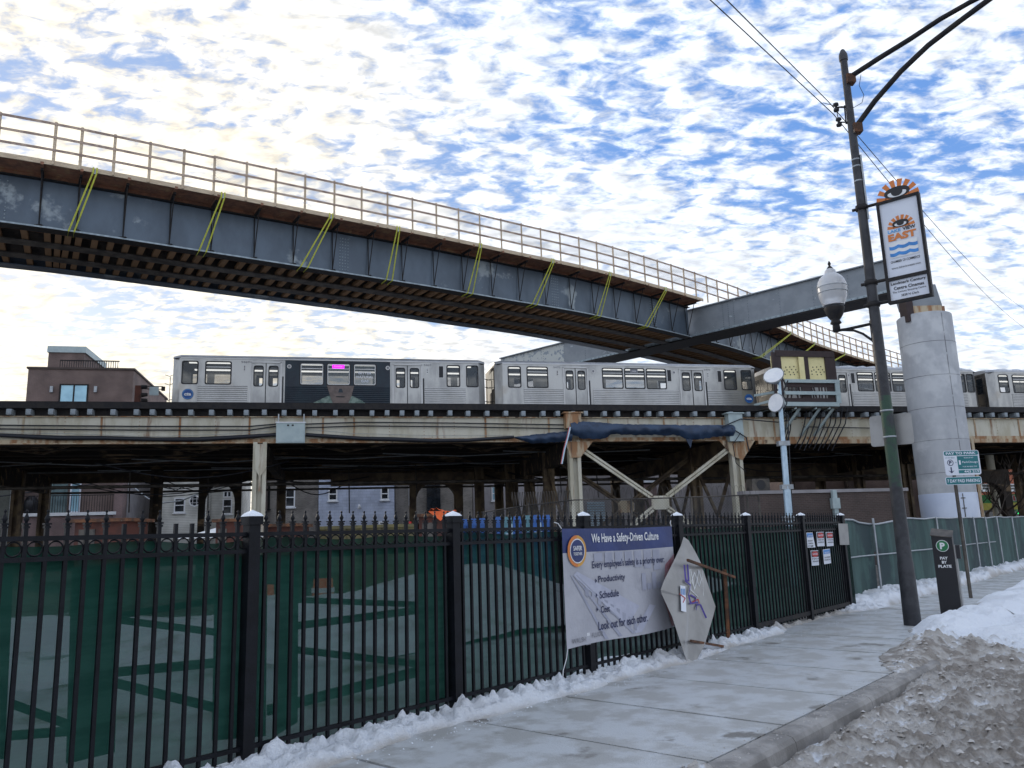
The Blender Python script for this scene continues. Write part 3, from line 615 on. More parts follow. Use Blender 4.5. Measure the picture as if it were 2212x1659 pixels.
for a, b_, c_, d_, kd, lines, lab in nots:
    A_, B_, C_, D_ = [PG(*C5(*v)) for v in (a, b_, c_, d_)]
    for v in (A_, B_, C_, D_): v.y = -.03
    t = thing('warning_notice', lab, 'notice', O, fz, 'notices on the gate')
    q = MB(); q.poly([A_, B_, C_, D_], (0, .006, 0)); q.build('plate', 'signwhite', t)
    ex = (B_-A_); ez = (A_-D_); w, h = ex.length, ez.length; ex.normalize(); ez.normalize(); o_ = D_+Vector((0, -.004, 0)); q = MB()
    head, hm = sg[kd]
    if kd == 'n': q.poly([o_+ex*w*.04+ez*h*.68, o_+ex*w*.96+ez*h*.68, o_+ex*w*.96+ez*h*.96, o_+ex*w*.04+ez*h*.96], m='midblue')
    else:
        q.poly([o_+ex*w*.04+ez*h*.56, o_+ex*w*.96+ez*h*.56, o_+ex*w*.96+ez*h*.96, o_+ex*w*.04+ez*h*.96], m='ink')
        disc(q, o_+ex*w*.5+ez*h*.76+Vector((0, -.002, 0)), ex, ez, w*.42, h*.19, 'red')
    put_text(q, head, o_+ex*w*.16+ez*h*.71+Vector((0, -.004, 0)), ex, ez, w*.68, h*.11, 'signwhite', .02)
    for i, s_ in enumerate(lines): put_text(q, s_, o_+ex*w*.08+ez*h*(.40-.17*i)+Vector((0, -.002, 0)), ex, ez, w*.84, h*.09, 'ink', .02)
    if lines[0] == 'SECURITY': disc(q, o_+ex*w*.7+ez*h*.08, ex, ez, w*.12, h*.05, 'inkgrey')
    q.build('notice_print', 'ink', t)
# ------------------------------------------------------------------ diamond sign back leaning on the fence, with its rusty stand
def T5(X_, Y_): return (1179.5+X_*.2315, 1069.8+Y_*.2315)
def PD(X_, Y_, t): return onp(*T5(X_, Y_), O+FG*t, AF)
ds = thing('leaning_diamond_sign', 'grey metal diamond sign seen from behind, spray-painted purple and white, leaning on the fence', 'road sign', FP(6.4, .3))
off = ds.location
outl = [((1285, 388), .12), ((1330, 420), .13), ((1395, 530), .17), ((1440, 620), .22), ((1510, 830), .30), ((1582, 1040), .36), ((1560, 1130), .37), ((1480, 1400), .42), ((1400, 1550), .46), ((1320, 1560), .46), ((1290, 1480), .42), ((1180, 1140), .33), ((1075, 910), .26), ((1072, 880), .26), ((1100, 800), .24), ((1200, 600), .18), ((1260, 470), .14)]
cen = PD(1330, 960, .31); q = MB(); rim = [PD(a[0], a[1], t) for a, t in outl]
vs = [cen-off]+[v-off for v in rim]; n = len(rim); th = -FG*.004
q.add(vs, [(0, i+1, (i+1) % n+1) for i in range(n)], smooth=False); q.add([v+th for v in vs], [(0, (i+1) % n+1, i+1) for i in range(n)])
q.add([v for v in vs[1:]]+[v+th for v in vs[1:]], [(i, (i+1) % n, n+(i+1) % n, n+i) for i in range(n)])
q.build('plate', 'galvpanel', ds)
def stroke(q, pts, wd_, m, t=None):
    P3 = []
    for X_, Y_ in pts:
        # interpolate depth over the plate from its rim: t grows downward
        tt = .12+.34*(Y_-388)/1170.; tt += .03
        P3.append(PD(X_, Y_, tt+.012)-off)
    for a, b_ in zip(P3[:-1], P3[1:]): q.bar(a, b_, .004, wd_, m, up=(0, 0, 1)) if abs((b_-a).normalized().z) < .9 else q.bar(a, b_, wd_, .004, m, up=(0, 1, 0))
q = MB()
for pts in (((1290, 650), (1305, 800)), ((1320, 645), (1330, 800), (1300, 790)), ((1300, 800), (1350, 840), (1330, 930), (1350, 1010)), ((1350, 930), (1400, 960), (1390, 1010)), ((1340, 1010), (1420, 1000)), ((1400, 1070), (1410, 1020), (1440, 1020), (1495, 1145))): stroke(q, pts, .022, 'purple')
for pts in (((1350, 690), (1385, 880)), ((1385, 720), (1360, 800), (1390, 870), (1410, 780), (1385, 720)), ((1425, 700), (1410, 800), (1430, 850), (1450, 780), (1425, 700)), ((1460, 700), (1470, 940)), ((1340, 690), (1350, 880), (1420, 950))): stroke(q, pts, .009, 'white')
for pts in (((1245, 920), (1300, 960), (1280, 1000)), ((1360, 1000), (1420, 970), (1430, 1010))): stroke(q, pts, .010, 'red')
q.build('spray_marks', 'purple', ds)
q = MB(); q.poly([PD(x_, y_, .12+.34*(y_-388)/1170.+.035)-off for x_, y_ in ((1253, 840), (1300, 850), (1310, 1090), (1262, 1080))], m='signwhite')
for i in range(3): q.poly([PD(x_, y_, .12+.34*(y_-388)/1170.+.04)-off for x_, y_ in ((1263+14*i, 870), (1270+14*i, 872), (1272+14*i, 930), (1265+14*i, 928))], m='midblue')
q.build('sticker', 'signwhite', ds)
sd = thing('rusty_sign_stand', 'rusty flaking T-shaped iron sign stand with two brackets beside the diamond sign', 'stand', FP(8.0, .12))
off = sd.location; q = MB()
a = onp(*T5(1700, 1350), O+FG*.10, AF); b_ = onp(*T5(1665, 690), O+FG*.10, AF); a.z = -.02
q.bar(a-off, b_-off, .05, .05); q.build('upright', 'rust', sd)
q = MB(); q.bar(onp(*T5(1320, 605), O+FG*.33, AF)-off, onp(*T5(1760, 765), O+FG*.16, AF)-off, .03, .035); q.build('upper_bracket', 'rust', sd)
q = MB(); q.bar(onp(*T5(1350, 1358), O+FG*.46, AF)-off, onp(*T5(1650, 1410), O+FG*.30, AF)-off, .03, .03); q.build('lower_bracket', 'rust', sd)
# ------------------------------------------------------------------ street pole with its arms, bands and insulators
PB0 = onz(1972, 1350, 0); PX, PY = PB0.x, PB0.y; AG = 130.9      # the arms and signs lie in the vertical plane square to the street
def PP(x, y_, dt_=0.): return onp(x, y_, PB0+FX*dt_, AG)-Vector((PX, PY, 0))
sp_ = thing('street_pole', 'tall tapering dark steel street pole with two upswept arms, standing at the pavement edge', 'street pole', (PX, PY, 0))
q = MB(); q.tube([(0, 0, -.05), (0, 0, .10), (0, 0, 1.02), (0, 0, 1.06), (0, 0, 2.3)], [.141, .139, .127, .119, .105], 20); q.build('base_shaft', 'pole', sp_)
q = MB(); q.tube([(0, 0, 2.3), (0, 0, 3.9)], [.1045, .1005], 20); q.build('lower_shaft', 'polegreen', sp_)
q = MB(); q.tube([(0, 0, 3.9), (0, 0, 10.45), (0, 0, 10.52)], [.100, .064, .068], 20); q.build('upper_shaft', 'pole', sp_)
q = MB(); q.lathe([(.078, 0), (.082, .05), (.078, .13), (.04, .22), (.02, .24)], 14, (0, 0, 10.45)); q.build('pole_cap', 'pole', sp_)
q = MB(); q.tube([PP(1838, 165), PP(1900, 125), PP(1965, 85), PP(2030, 42), PP(2095, 5), PP(2160, -28)], [.05, .05, .048, .046, .045, .045], 10); q.build('upper_arm', 'blacksteel', sp_)
q = MB(); q.tube([PP(1852, 270), PP(1890, 218), PP(1945, 155), PP(2005, 98), PP(2070, 48), PP(2135, 0), PP(2180, -32)], [.05]*7, 10); q.build('lower_arm', 'blacksteel', sp_)
for x_, y_ in ((1836, 172), (1851, 278)): q = MB(); v = PP(x_, y_); q.cbox(v, (.16, .16, .18)); q.build('arm_clamp', 'rust', sp_)
q = MB(); q.tube([PP(1860, 160), PP(1856, 185), PP(1866, 205), PP(1862, 222), PP(1845, 232), PP(1800, 228), PP(1778, 222)], .006, 5); q.build('loose_wire', 'cable', sp_)
for y_, r_ in ((1402*.5486, .14),): pass
for yy, rr in ((888, .104), (945, .105), (388, .074), (355, .073), (340, .073)):
    c = PP(1868 if yy < 500 else 1912, yy); z = c.z; q = MB(); q.lathe([(rr, -.015), (rr+.006, -.015), (rr+.006, .015), (rr, .015)], 20, (0, 0, z)); q.build('steel_band', 'galv', sp_)
q = MB(); z0, z1 = PP(1868, 475).z, PP(1858, 335).z; v = FG*.085
q.bar(v+Vector((0, 0, z0)), v+Vector((0, 0, z1)), .05, .03); q.build('conduit_cover', 'galv', sp_)
ins = thing('insulator_bracket', 'pair of black insulators on a bracket near the top of the street pole', 'insulators', (PX, PY, 0))
q = MB(); a, b_ = PP(1806, 232), PP(1812, 264)
q.tube([PP(1835, 232), a], .014, 6); q.tube([PP(1838, 264), b_], .014, 6); q.tube([PP(1824, 228), PP(1828, 268)], .014, 6); q.tube([a, b_], .008, 6); q.build('bracket', 'blacksteel', ins)
for c in (a, b_): q = MB(); q.lathe([(.02, -.09), (.05, -.08), (.055, -.04), (.025, -.02), (.025, .02), (.055, .04), (.05, .08), (.02, .09)], 10, c); q.build('insulator', 'ink', ins)
for i, (p0, p1, p2, lab) in enumerate((((1562, -8), (1790, 220), (2212, 668), 'upper thin overhead wire crossing behind the street pole'), ((1526, -8), (1800, 246), (2212, 708), 'lower thin overhead wire meeting the insulators on the street pole'))):
    A_ = ony(p0[0], p0[1], 9.5); B_ = Vector((PX, PY, 0))+PP(*(p1)); C_ = ony(p2[0], p2[1], 46)
    pts = [A_.lerp(B_, k/6) for k in range(7)]+[B_.lerp(C_, k/10)-Vector((0, 0, .5*math.sin(math.pi*k/10))) for k in range(1, 11)]
    pts = [pts[0]+(pts[0]-pts[1])*3]+pts+[pts[-1]+(pts[-1]-pts[-2])*4]
    q = MB(); q.tube(pts, .009, 5); q.v = [tuple(v) for v in q.v]; tag(q.build('overhead_wire', 'cable'), lab, 'wire', 'overhead wires')
# acorn lamp
al = thing('acorn_lamp', 'frosted acorn-shaped street lantern on a scrolled black bracket from the street pole', 'street lamp', (PX, PY, 0))
c = PP(1803, 705); top = PP(1791, 567); 
ax = Vector((0, 0, 1)); zb = c.z; cx = (PP(1798, 630)); cx = Vector((cx.x, cx.y, 0)); hgt = top.z-zb; 
u_ = hgt/147.
q = MB(); q.lathe([(r_*u_*.80, (715-yy)*u_) for r_, yy in ((5, 716), (10, 714), (10, 703), (9, 699), (15, 696), (13, 692), (11, 689), (16, 684), (22, 676), (25, 668), (27, 663), (27, 660))], 20, (cx.x, cx.y, zb-13*u_)); q.build('socket_cup', 'blacksteel', al)
q = MB(); q.lathe([(r_*u_*.92, (715-yy)*u_) for r_, yy in ((24, 661), (27, 655), (32, 640), (34, 627), (34.5, 619), (33, 612), (30, 604), (26, 597), (20, 592), (14, 588), (13, 584), (12, 580), (7, 576))], 24, (cx.x, cx.y, zb-7*u_)); q.build('globe', 'globe', al)
q = MB()
for yy, rr in ((619, 35), (632, 34.3)): q.lathe([(rr*u_*.92, -.8*u_), ((rr+1.0)*u_*.92, 0), (rr*u_*.92, .8*u_)], 24, (cx.x, cx.y, zb+(715-yy)*u_-7*u_))
q.build('globe_band', 'galv', al)
q = MB(); q.lathe([(r_*u_*.92, (715-yy)*u_) for r_, yy in ((8, 577), (5, 573), (2, 570), (3, 568), (4, 565), (2, 561), (.5, 558))], 10, (cx.x, cx.y, zb-6*u_)); q.build('finial', 'blacksteel', al)
q = MB(); q.bar(PP(1800, 716), PP(1808, 712), .05, .05); q.tube([PP(1803, 715), PP(1830, 711), PP(1880, 700)], .028, 8); q.tube([PP(1822, 713), PP(1845, 714), PP(1864, 721), PP(1884, 735)], .022, 8); q.build('bracket', 'blacksteel', al)
q = MB(); a, b_ = PP(1882, 692), PP(1888, 738); q.bar(a, b_, .07, .05); q.build('back_plate', 'blacksteel', al)
# chamber of commerce banner sign
bs = thing('district_banner_sign', 'framed double-panel district sign with an orange sunburst eye on top, bracketed to the street pole', 'sign', (PX, PY, 0))
def S6(x_, y_): return (1810.4+x_*.2315, 329.2+y_*.2315)
def PS(x_, y_, d=0.): return PP(*S6(x_, y_), d)
bl = PS(485, 1405); br_ = PS(890, 1355); tl = PS(350, 480); tr_ = PS(762, 375)
ex = FG.copy(); # horizontal direction of the sign plane
x0 = (bl.dot(ex)+tl.dot(ex))/2; x1 = (br_.dot(ex)+tr_.dot(ex))/2; z0 = (bl.z+br_.z)/2; z1 = (tl.z+tr_.z)/2
zm0, zm1 = z0+(z1-z0)*.215, z0+(z1-z0)*.245; dn = -FX
def SQ(q, a, b_, c, d, m, e=0., th=None):   # rectangle a..b across, c..d up on the sign plane, e metres proud toward the viewer
    P = [ex*a+Vector((0, 0, c))+dn*e, ex*b_+Vector((0, 0, c))+dn*e, ex*b_+Vector((0, 0, d))+dn*e, ex*a+Vector((0, 0, d))+dn*e]
    q.poly(P, dn*th if th else None, m)
q = MB(); w = .045
for a, b_, c, d in ((x0, x0+w, z0, z1), (x1-w, x1, z0, z1), (x0+w, x1-w, z0, z0+w), (x0+w, x1-w, z1-w, z1), (x0+w, x1-w, zm0, zm1)): SQ(q, a, b_, c, d, None, -.05, .11)
q.build('frame', 'blacksteel', bs)
q = MB(); SQ(q, x0+w, x1-w, zm1, z1-w, None, 0, .02); q.build('upper_panel', 'signwhite', bs)
q = MB(); SQ(q, x0+w, x1-w, z0+w, zm0, None, 0, .02); q.build('lower_panel', 'signwhite', bs)
def sunburst(q, cx_, cz_, R, e, eye=True, m='orange', m2=True):
    C0 = ex*cx_+Vector((0, 0, cz_)); Zv = Vector((0, 0, 1)); n = 8
    base = [C0+dn*e+ex*R*.60*math.cos(math.radians(a))+Zv*R*.52*math.sin(math.radians(a)) for a in range(0, 181, 12)]; q.poly(base, dn*.008 if m2 else None, m)
    for k in range(n):
        a = math.radians(9+162*k/(n-1)); d = ex*math.cos(a)+Zv*math.sin(a); s_ = Vector((-math.sin(a), 0, math.cos(a))); s_ = ex*(-math.sin(a))+Zv*math.cos(a)
        wi, wo_ = R*.085, R*.125
        q.poly([C0+dn*e+d*R*.5-s_*wi, C0+dn*e+d*R-s_*wo_, C0+dn*e+d*R+s_*wo_, C0+dn*e+d*R*.5+s_*wi], dn*.008 if m2 else None, m)
    def lens(w_, hu, hd, off_, mm, dz=0):
        P = [C0+Zv*(R*.30+dz)+dn*(e+off_)+ex*w_*math.cos(math.radians(a))+Zv*((hu if a < 180 else hd)*abs(math.sin(math.radians(a)))**.8*(1 if a < 180 else -1)) for a in range(0, 360, 15)]
        q.poly(P, m=mm)
    lens(R*.60, R*.32, R*.26, .012, 'ink'); lens(R*.44, R*.10, R*.20, .016, 'white', -.02*R)
    disc(q, C0+Zv*(R*.34)+dn*(e+.020), ex, Zv, R*.27, R*.22, 'ink')
q = MB(); R = (x1-x0)*.5; sunburst(q, (x0+x1)/2, z1+.003, R*1.0, -.01); q.build('sunburst_eye', 'orange', bs)
q = MB(); wI = x1-x0-2*w; xa = x0+w; HH = z1-w-zm1; e = .024; zc = zm1
sunburst(q, xa+wI*.50, zc+HH*.635, wI*.36, e, m2=False)
Zv = Vector((0, 0, 1))
def T6(s_, fx, fz_, fw_, fh, m, off_=.015, e_=.03, base=None, hh=None): put_text(q, s_, ex*(xa+wI*fx)+Zv*((base or zc)+(hh or HH)*fz_)+dn*e_, ex, Zv, wI*fw_, (hh or HH)*fh, m, off_)
T6('LAKE', .14, .585, .34, .04, 'cyan', .03); T6('VIEW', .53, .585, .34, .045, 'ink', .03); T6('EAST', .13, .475, .74, .095, 'orange', .05)
zt = zc+HH*.455; zb_ = zc+HH*.25
q.poly([ex*(xa+wI*.13)+Zv*zb_+dn*.028, ex*(xa+wI*.87)+Zv*zb_+dn*.028, ex*(xa+wI*.87)+Zv*zt+dn*.028, ex*(xa+wI*.13)+Zv*zt+dn*.028], m='white')
hb = (zt-zb_)/4
for kx, zz0 in ((0, zt-hb*.75), (1, zt-hb*2.5)):
    P = []; npt = 24
    def wv(u): return .35*hb*abs(math.sin(math.pi*u*2.6+.5))
    P = [ex*(xa+wI*(.13+.74*i/npt))+Zv*(zz0-wv(i/npt)) for i in range(npt+1)]; P2 = [ex*(xa+wI*(.13+.74*i/npt))+Zv*(zz0-hb*.85-wv(i/npt)) for i in range(npt+1)]
    q.add([v+dn*.031 for v in P+P2], [(i, i+1, npt+2+i, npt+1+i) for i in range(npt)], 'midblue')
T6('CHAMBER OF COMMERCE', .12, .185, .76, .032, 'ink', .01); T6('www.lakevieweast.com', .12, .105, .76, .026, 'ink', 0.005)
LH = zm0-z0-w
T6('Landmark Century', .05, .74, .90, .17, 'ink', .02, .03, z0+w, LH); T6('Centre Cinemas', .11, .52, .78, .16, 'ink', .02, .03, z0+w, LH); T6('The Century Shopping Centre', .07, .34, .86, .11, 'ink', .01, .03, z0+w, LH); T6('2828 N Clark', .28, .15, .46, .11, 'ink', .01, .03, z0+w, LH)
q.build('print', 'ink', bs)
for X_, Y_ in ((150, 530), (230, 1255), (260, 1462)):
    q = MB(); a = PS(X_, Y_); zz_ = PS(345, Y_-45).z; q.tube([-ex*.17+Vector((0, 0, zz_)), ex*(x0+.02)+Vector((0, 0, zz_))], .03, 8); q.lathe([(.088, -.045), (.11, -.045), (.11, .045), (.088, .045)], 16, (0, 0, zz_)); q.build('bracket', 'blacksteel', bs)
# back of a blank road sign on the pole
rb = thing('road_sign_back', 'blank grey back of a rounded rectangular road sign strapped behind the street pole', 'road sign', (PX, PY, 0))
def rrect(P, r_, e3=None, n=5):
    a, b_, c, d = [Vector(v) for v in P]; out = []
    for p0, p1, p2 in ((d, a, b_), (a, b_, c), (b_, c, d), (c, d, a)):
        u1 = (p0-p1).normalized()*r_; u2 = (p2-p1).normalized()*r_
        for k in range(n+1): t = k/n; out.append(p1+u1*(1-t)**2+u2*t**2)
    return out
q = MB(); C8 = lambda x_, y_: (1608.5+x_*.2728, 713.2+y_*.2728)
cs4 = [PP(*C8(x_, y_), .17) for x_, y_ in ((1003, 925), (1346, 898), (1316, 650), (985, 685))]
q.poly(rrect(cs4, .06), FX*.004); q.build('plate', 'galvpanel', rb)
# parking pay sign on its own post
sb = onz(2099, 1292, 0); SPY = sb.y
ps = thing('parking_sign', 'teal and white pay to park sign above a smaller plate on a thin post', 'parking sign', sb)
def QS(x_, y_): return ony(3650/1.8228+x_*.06613, 1750/1.8228+y_*.06613, SPY)-sb
q = MB(); tp = ony(2083, 973, SPY)-sb; q.bar((0, 0.03, -.1), (0, .03, tp.z), .055, .055); q.build('post', 'grime', ps)
q = MB(); P = [QS(*v) for v in ((600, 1010), (1760, 985), (1700, 165), (540, 225))]
AX = ((P[1]-P[0]).normalized()+(P[2]-P[3]).normalized()).normalized(); AX = Vector((AX.x, 0, AX.z)); AX = Vector((1, 0, .0)); x0s = min(P[0].x, P[3].x)*.5+max(P[0].x, P[3].x)*.5; x1s = (P[1].x+P[2].x)/2; z0s = (P[0].z+P[1].z)/2; z1s = (P[2].z+P[3].z)/2
HS = z1s-z0s; WS = x1s-x0s
def RR(q, fx0, fx1, fz0, fz1, m, e=0, th=None, r_=.0):
    pts = [(x0s+WS*fx0, -e, z0s+HS*fz0), (x0s+WS*fx1, -e, z0s+HS*fz0), (x0s+WS*fx1, -e, z0s+HS*fz1), (x0s+WS*fx0, -e, z0s+HS*fz1)]
    q.poly(rrect(pts, r_) if r_ else pts, (0, th, 0) if th else None, m)
RR(q, 0, 1, 0, 1, None, 0, .006, .06); q.build('upper_plate', 'signwhite', ps)
q = MB(); RR(q, .02, .98, .80, .975, 'teal', .003, None, .04); RR(q, .37, .96, .07, .20, 'teal', .003); RR(q, .37, .96, .235, .77, 'teal', .003)
X, Z = (1, 0, 0), (0, 0, 1)
def tt_(s_, fx, fz_, fw_, fh, m, off_=.015): put_text(q, s_, (x0s+WS*fx, -.006, z0s+HS*fz_), X, Z, WS*fw_, HS*fh, m, off_)
tt_('PAY TO PARK', .07, .835, .84, .105, 'signwhite', .03); tt_('443 219', .52, .085, .42, .10, 'signwhite', .025); tt_('ParkChicago', .50, .46, .44, .10, 'signwhite', .01)
tt_('SIGN UP AT', .56, .67, .27, .05, 'signwhite', .01); tt_('FOR MOBILE PAY', .50, .31, .40, .05, 'signwhite', .01); tt_('AT PAY BOX', .04, .69, .26, .04, 'teal', .01); tt_('or', .30, .50, .045, .04, 'teal')
c = (x0s+WS*.165, -.005, z0s+HS*.51); ring(q, c, Vector(X), Vector(Z), .058, .072, 'inknavy'); put_text(q, 'P', (c[0]-.03, -.006, c[2]-.04), X, Z, .06, .08, 'inknavy', .03)
RR(q, .15, .185, .13, .33, 'inknavy', .004); RR(q, .405, .455, .42, .60, 'signwhite', .006)
q.poly([(x0s+WS*.08, -.005, z0s+HS*.20), (x0s+WS*.168, -.005, z0s+HS*.08), (x0s+WS*.255, -.005, z0s+HS*.20), (x0s+WS*.168, -.005, z0s+HS*.14)], m='inknavy')
q.build('upper_print', 'teal', ps)
P = [QS(*v) for v in ((610, 1320), (1800, 1300), (1770, 1035), (600, 1070))]; x0s, x1s = P[0].x*.5+P[3].x*.5, (P[1].x+P[2].x)/2; z0s, z1s = (P[0].z+P[1].z)/2, (P[2].z+P[3].z)/2; WS, HS = x1s-x0s, z1s-z0s
q = MB(); RR(q, 0, 1, 0, 1, None, 0, .006, .05); q.build('lower_plate', 'signwhite', ps)
q = MB(); RR(q, .02, .98, .06, .94, 'teal', .003, None, .035); tt_('7 DAY PAID PARKING', .05, .28, .90, .42, 'signwhite', .02); q.build('lower_print', 'teal', ps)
# pay box
pb0 = onz(2062, 1327, 0)+Vector((.02, .12, 0)); th_ = math.radians(-34)
pb = thing('parking_pay_box', 'black slant-topped parking pay box with a green P roundel, reading pay by plate', 'pay box', pb0, th_)
q = MB(); wv_, dv = .175, .13
q.add([(-wv_, -dv, -.1), (wv_, -dv, -.1), (wv_, dv, -.1), (-wv_, dv, -.1), (-wv_*.98, -dv*.95, 1.43), (wv_*.98, -dv*.95, 1.38), (wv_*.98, dv, 1.50), (-wv_*.98, dv, 1.55)], box_faces(0))
q.build('cabinet', 'ink', pb)
q = MB(); q.add([(-wv_-.01, -dv-.01, 1.432), (wv_+.01, -dv-.01, 1.382), (wv_+.01, dv+.01, 1.505), (-wv_-.01, dv+.01, 1.555), (-wv_-.01, -dv-.01, 1.447), (wv_+.01, -dv-.01, 1.397), (wv_+.01, dv+.01, 1.52), (-wv_-.01, dv+.01, 1.57)], box_faces(0)); q.build('lid', 'grime', pb)
q = MB(); q.box(wv_+.002, wv_+.03, -dv+.03, dv-.02, -.05, 1.25); q.build('side_panel', 'galvpanel', pb)
q = MB(); q.box(wv_+.03, wv_+.10, -dv+.04, dv-.06, 1.0, 1.25); q.build('side_hood', 'ink', pb)
q = MB(); c = (-.0, -dv-.003, 1.24); disc(q, c, Vector(X), Vector(Z), .108, .108, 'white'); disc(q, (c[0], c[1]-.003, c[2]), Vector(X), Vector(Z), .097, .097, 'pgreen'); put_text(q, 'P', (c[0]-.042, c[1]-.006, c[2]-.06), X, Z, .085, .12, 'white', .05)
for s_, z_, w_2 in (('PAY', .99, .13), ('BY', .915, .085), ('PLATE', .84, .22)): put_text(q, s_, (c[0]-w_2/2, c[1]-.002, z_), X, Z, w_2, .052, 'white', .04)
q.build('print', 'white', pb)
# ------------------------------------------------------------------ concrete column, bearing and straddle beam
CC = Vector((19.96, 37.25, 0)); CR = 1.2
cc = thing('concrete_column', 'tall pale round concrete column with a white wrapped base behind the green fence', 'column', CC)
joints = [11.35-(i*1.75)-1.35 for i in range(5)]
q = MB(); zt = 11.45; q.lathe([(CR, -.1), (CR, zt-.04), (CR-.04, zt)], 48); q.build('shaft', 'concrete', cc)
q = MB()
for z in (10.02, 8.42, 6.92, 5.42, 3.92): q.lathe([(CR+.002, z-.010), (CR+.004, z-.010), (CR+.004, z+.010), (CR+.002, z+.010)], 48)
for z_ in range(4, 12):
    q.cbox((.22, -math.sqrt(CR*CR-.22**2)-.002, z_-.1), (.03, .012, .9)) 
q.build('form_joint', 'seam', cc)
q = MB(); q.lathe([(CR+.012, 0), (CR+.02, .8), (CR+.012, 1.7), (CR+.02, 2.98), (CR+.012, 3.0)], 48); q.build('wrap', 'wrap', cc)
q = MB(); a_ = -.35
for i in range(6): q.cbox((.02, -CR-.03, .5+.45*i), (.20, .012, .035))
q.cbox((.02, -CR-.03, 1.6), (.035, .014, 2.7)); q.build('lacing', 'grime', cc)
BA = -45.5; BX = Vector((math.sin(math.radians(BA)), math.cos(math.radians(BA)), 0)); BN = Vector((BX.y, -BX.x, 0)); bz_ = math.radians(90-BA)
sbm = thing('straddle_beam', 'long grey riveted steel box beam resting on the concrete column and spanning over the tracks', 'steel beam', CC, bz_)
# local x runs away from the column toward the far end, local -y is the side we see
La = 29.2; zb0, zt0 = 12.93, 14.85
fx_ = 0.0; ya, yb_ = -.0, 1.45   # measured face lies on the plane through the column centre
def sgn(): return 1
ydir = Vector((-BX.y, BX.x, 0)); toward = -1 if (ydir.dot(CC) > 0) else 1     # +1: local +y points to the camera
yf = 0.; ybk = -toward*1.6
lo_, hi_ = min(yf, ybk), max(yf, ybk)
q = MB(); q.box(.35, 23.0, lo_+.12, hi_-.12, zb0+.12, zt0-.12); q.build('box_web', 'beamgrey', sbm)
q = MB(); q.box(23.0, La, lo_+.12, hi_-.12, zb0+.12, zt0-.12); q.build('far_web', 'spots', sbm)
q = MB(); q.box(.3, La+.03, lo_-.02, hi_+.02, zt0-.12, zt0-.06); q.build('top_flange', 'beamgrey', sbm)
q = MB(); q.box(.3, La+.03, lo_-.08, hi_+.08, zb0+.04, zb0+.12); q.build('bottom_flange', 'blacksteel', sbm)
yfa = yf+toward*-.12; 
q = MB(); q.box(.35, La, min(yfa, yfa+toward*.012), max(yfa, yfa+toward*.012), zb0+.12, zb0+.30); q.box(.35, La, min(yf, yf+toward*.09), max(yf, yf+toward*.09), zb0+.121, zb0+.135); q.build('flange_angle', 'beamlight', sbm)
q = MB()
for i in range(int(La/.32)-3): 
    xx = .45+.32*i; q.lathe([(.022, -.02), (.022, .02)], 6, (xx, yfa+toward*.018, zb0+.22))
for xx in [1.5, 3.4, 5.3, 7.2, 9.1]+[13.5+1.9*i for i in range(8)]:
    for k in range(9): q.cbox((xx, yfa+toward*.01, zb0+.38+.165*k), (.03, .03, .03))
for xx in (10.0, 10.35, 10.7):
    for k in range(12): q.cbox((xx, yfa+toward*.01, zb0+.36+.125*k), (.03, .03, .03))
q.build('rivets', 'bluegrey', sbm)['kind'] = 'stuff'
br2 = thing('bearing_pedestal', 'rusty steel bearing blocks and timber packing between the concrete column and the grey beam', 'bearing', CC+Vector((0, 0, 11.45)))
q = MB(); q.box(-.75, .6, -.6, .6, 0, .42); q.build('lower_block', 'creamrust', br2)
q = MB(); q.add([(-.9, -.5, .42), (.7, -.5, .42), (.7, .5, .42), (-.9, .5, .42), (-1.0, -.6, 1.46), (.45, -.6, 1.46), (.45, .6, 1.46), (-1.0, .6, 1.46)], box_faces(0)); q.build('upper_block', 'beamgrey', br2)
q = MB(); q.box(.5, .8, -.5, -.1, 0, .4); q.build('timber_packing', 'plank', br2); q = MB(); q.box(-1.12, -.8, -.7, 0, -.35, 1.1); q.build('timber_block', 'boardframe', br2)
# ------------------------------------------------------------------ flyover
RAILP = [(-26.0, 20.6), (-17.24, 25.05), (-14.68, 26.5), (-12.34, 27.96), (-9.98, 29.47), (-6.54, 31.66), (-3.13, 33.86), (.21, 36.2), (4.33, 39.08), (8.64, 42.69), (11.6, 45.4), (14.9, 48.6), (18.5, 52.7), (22.1, 57), (28.1, 63.1), (34, 68.7), (44, 78)]
RP = [Vector((a, b_, 0)) for a, b_ in RAILP]
cum = [0]
for a, b_ in zip(RP[:-1], RP[1:]): cum.append(cum[-1]+(b_-a).length)
TOT = cum[-1]
def cr(d):
    i = max(0, min(len(RP)-2, next((k-1 for k in range(1, len(cum)) if d <= cum[k]), len(RP)-2)))
    t = (d-cum[i])/(cum[i+1]-cum[i]); a = RP[max(0, i-1)]; b_ = RP[i]; c = RP[i+1]; e = RP[min(len(RP)-1, i+2)]
    P = .5*((2*b_)+(c-a)*t+(2*a-5*b_+4*c-e)*t*t+(3*b_-a-3*c+e)*t**3); Q = .5*((c-a)+2*(2*a-5*b_+4*c-e)*t+3*(3*b_-a-3*c+e)*t*t)
    return P, Q.normalized()
def fo(d, n, z):      # along the flyover, n metres inward (away from us) from the walkway edge
    P, T = cr(d); return P+Vector((-T.y, T.x, 0))*n+Vector((0, 0, z))
def drun(P):          # distance along for the nearest point of a position
    return min((k*.25 for k in range(int(TOT*4))), key=lambda d: (cr(d)[0]-Vector((P.x, P.y, 0))).length)
dj = min((k*.1 for k in range(int(TOT*10))), key=lambda d: abs((cr(d)[0]-CC).dot(BN)) )   # where it meets the beam
fl = thing('rail_flyover', 'blue-grey plate girder railway flyover with timber walkway and railing, crossing high over the old line', 'bridge')
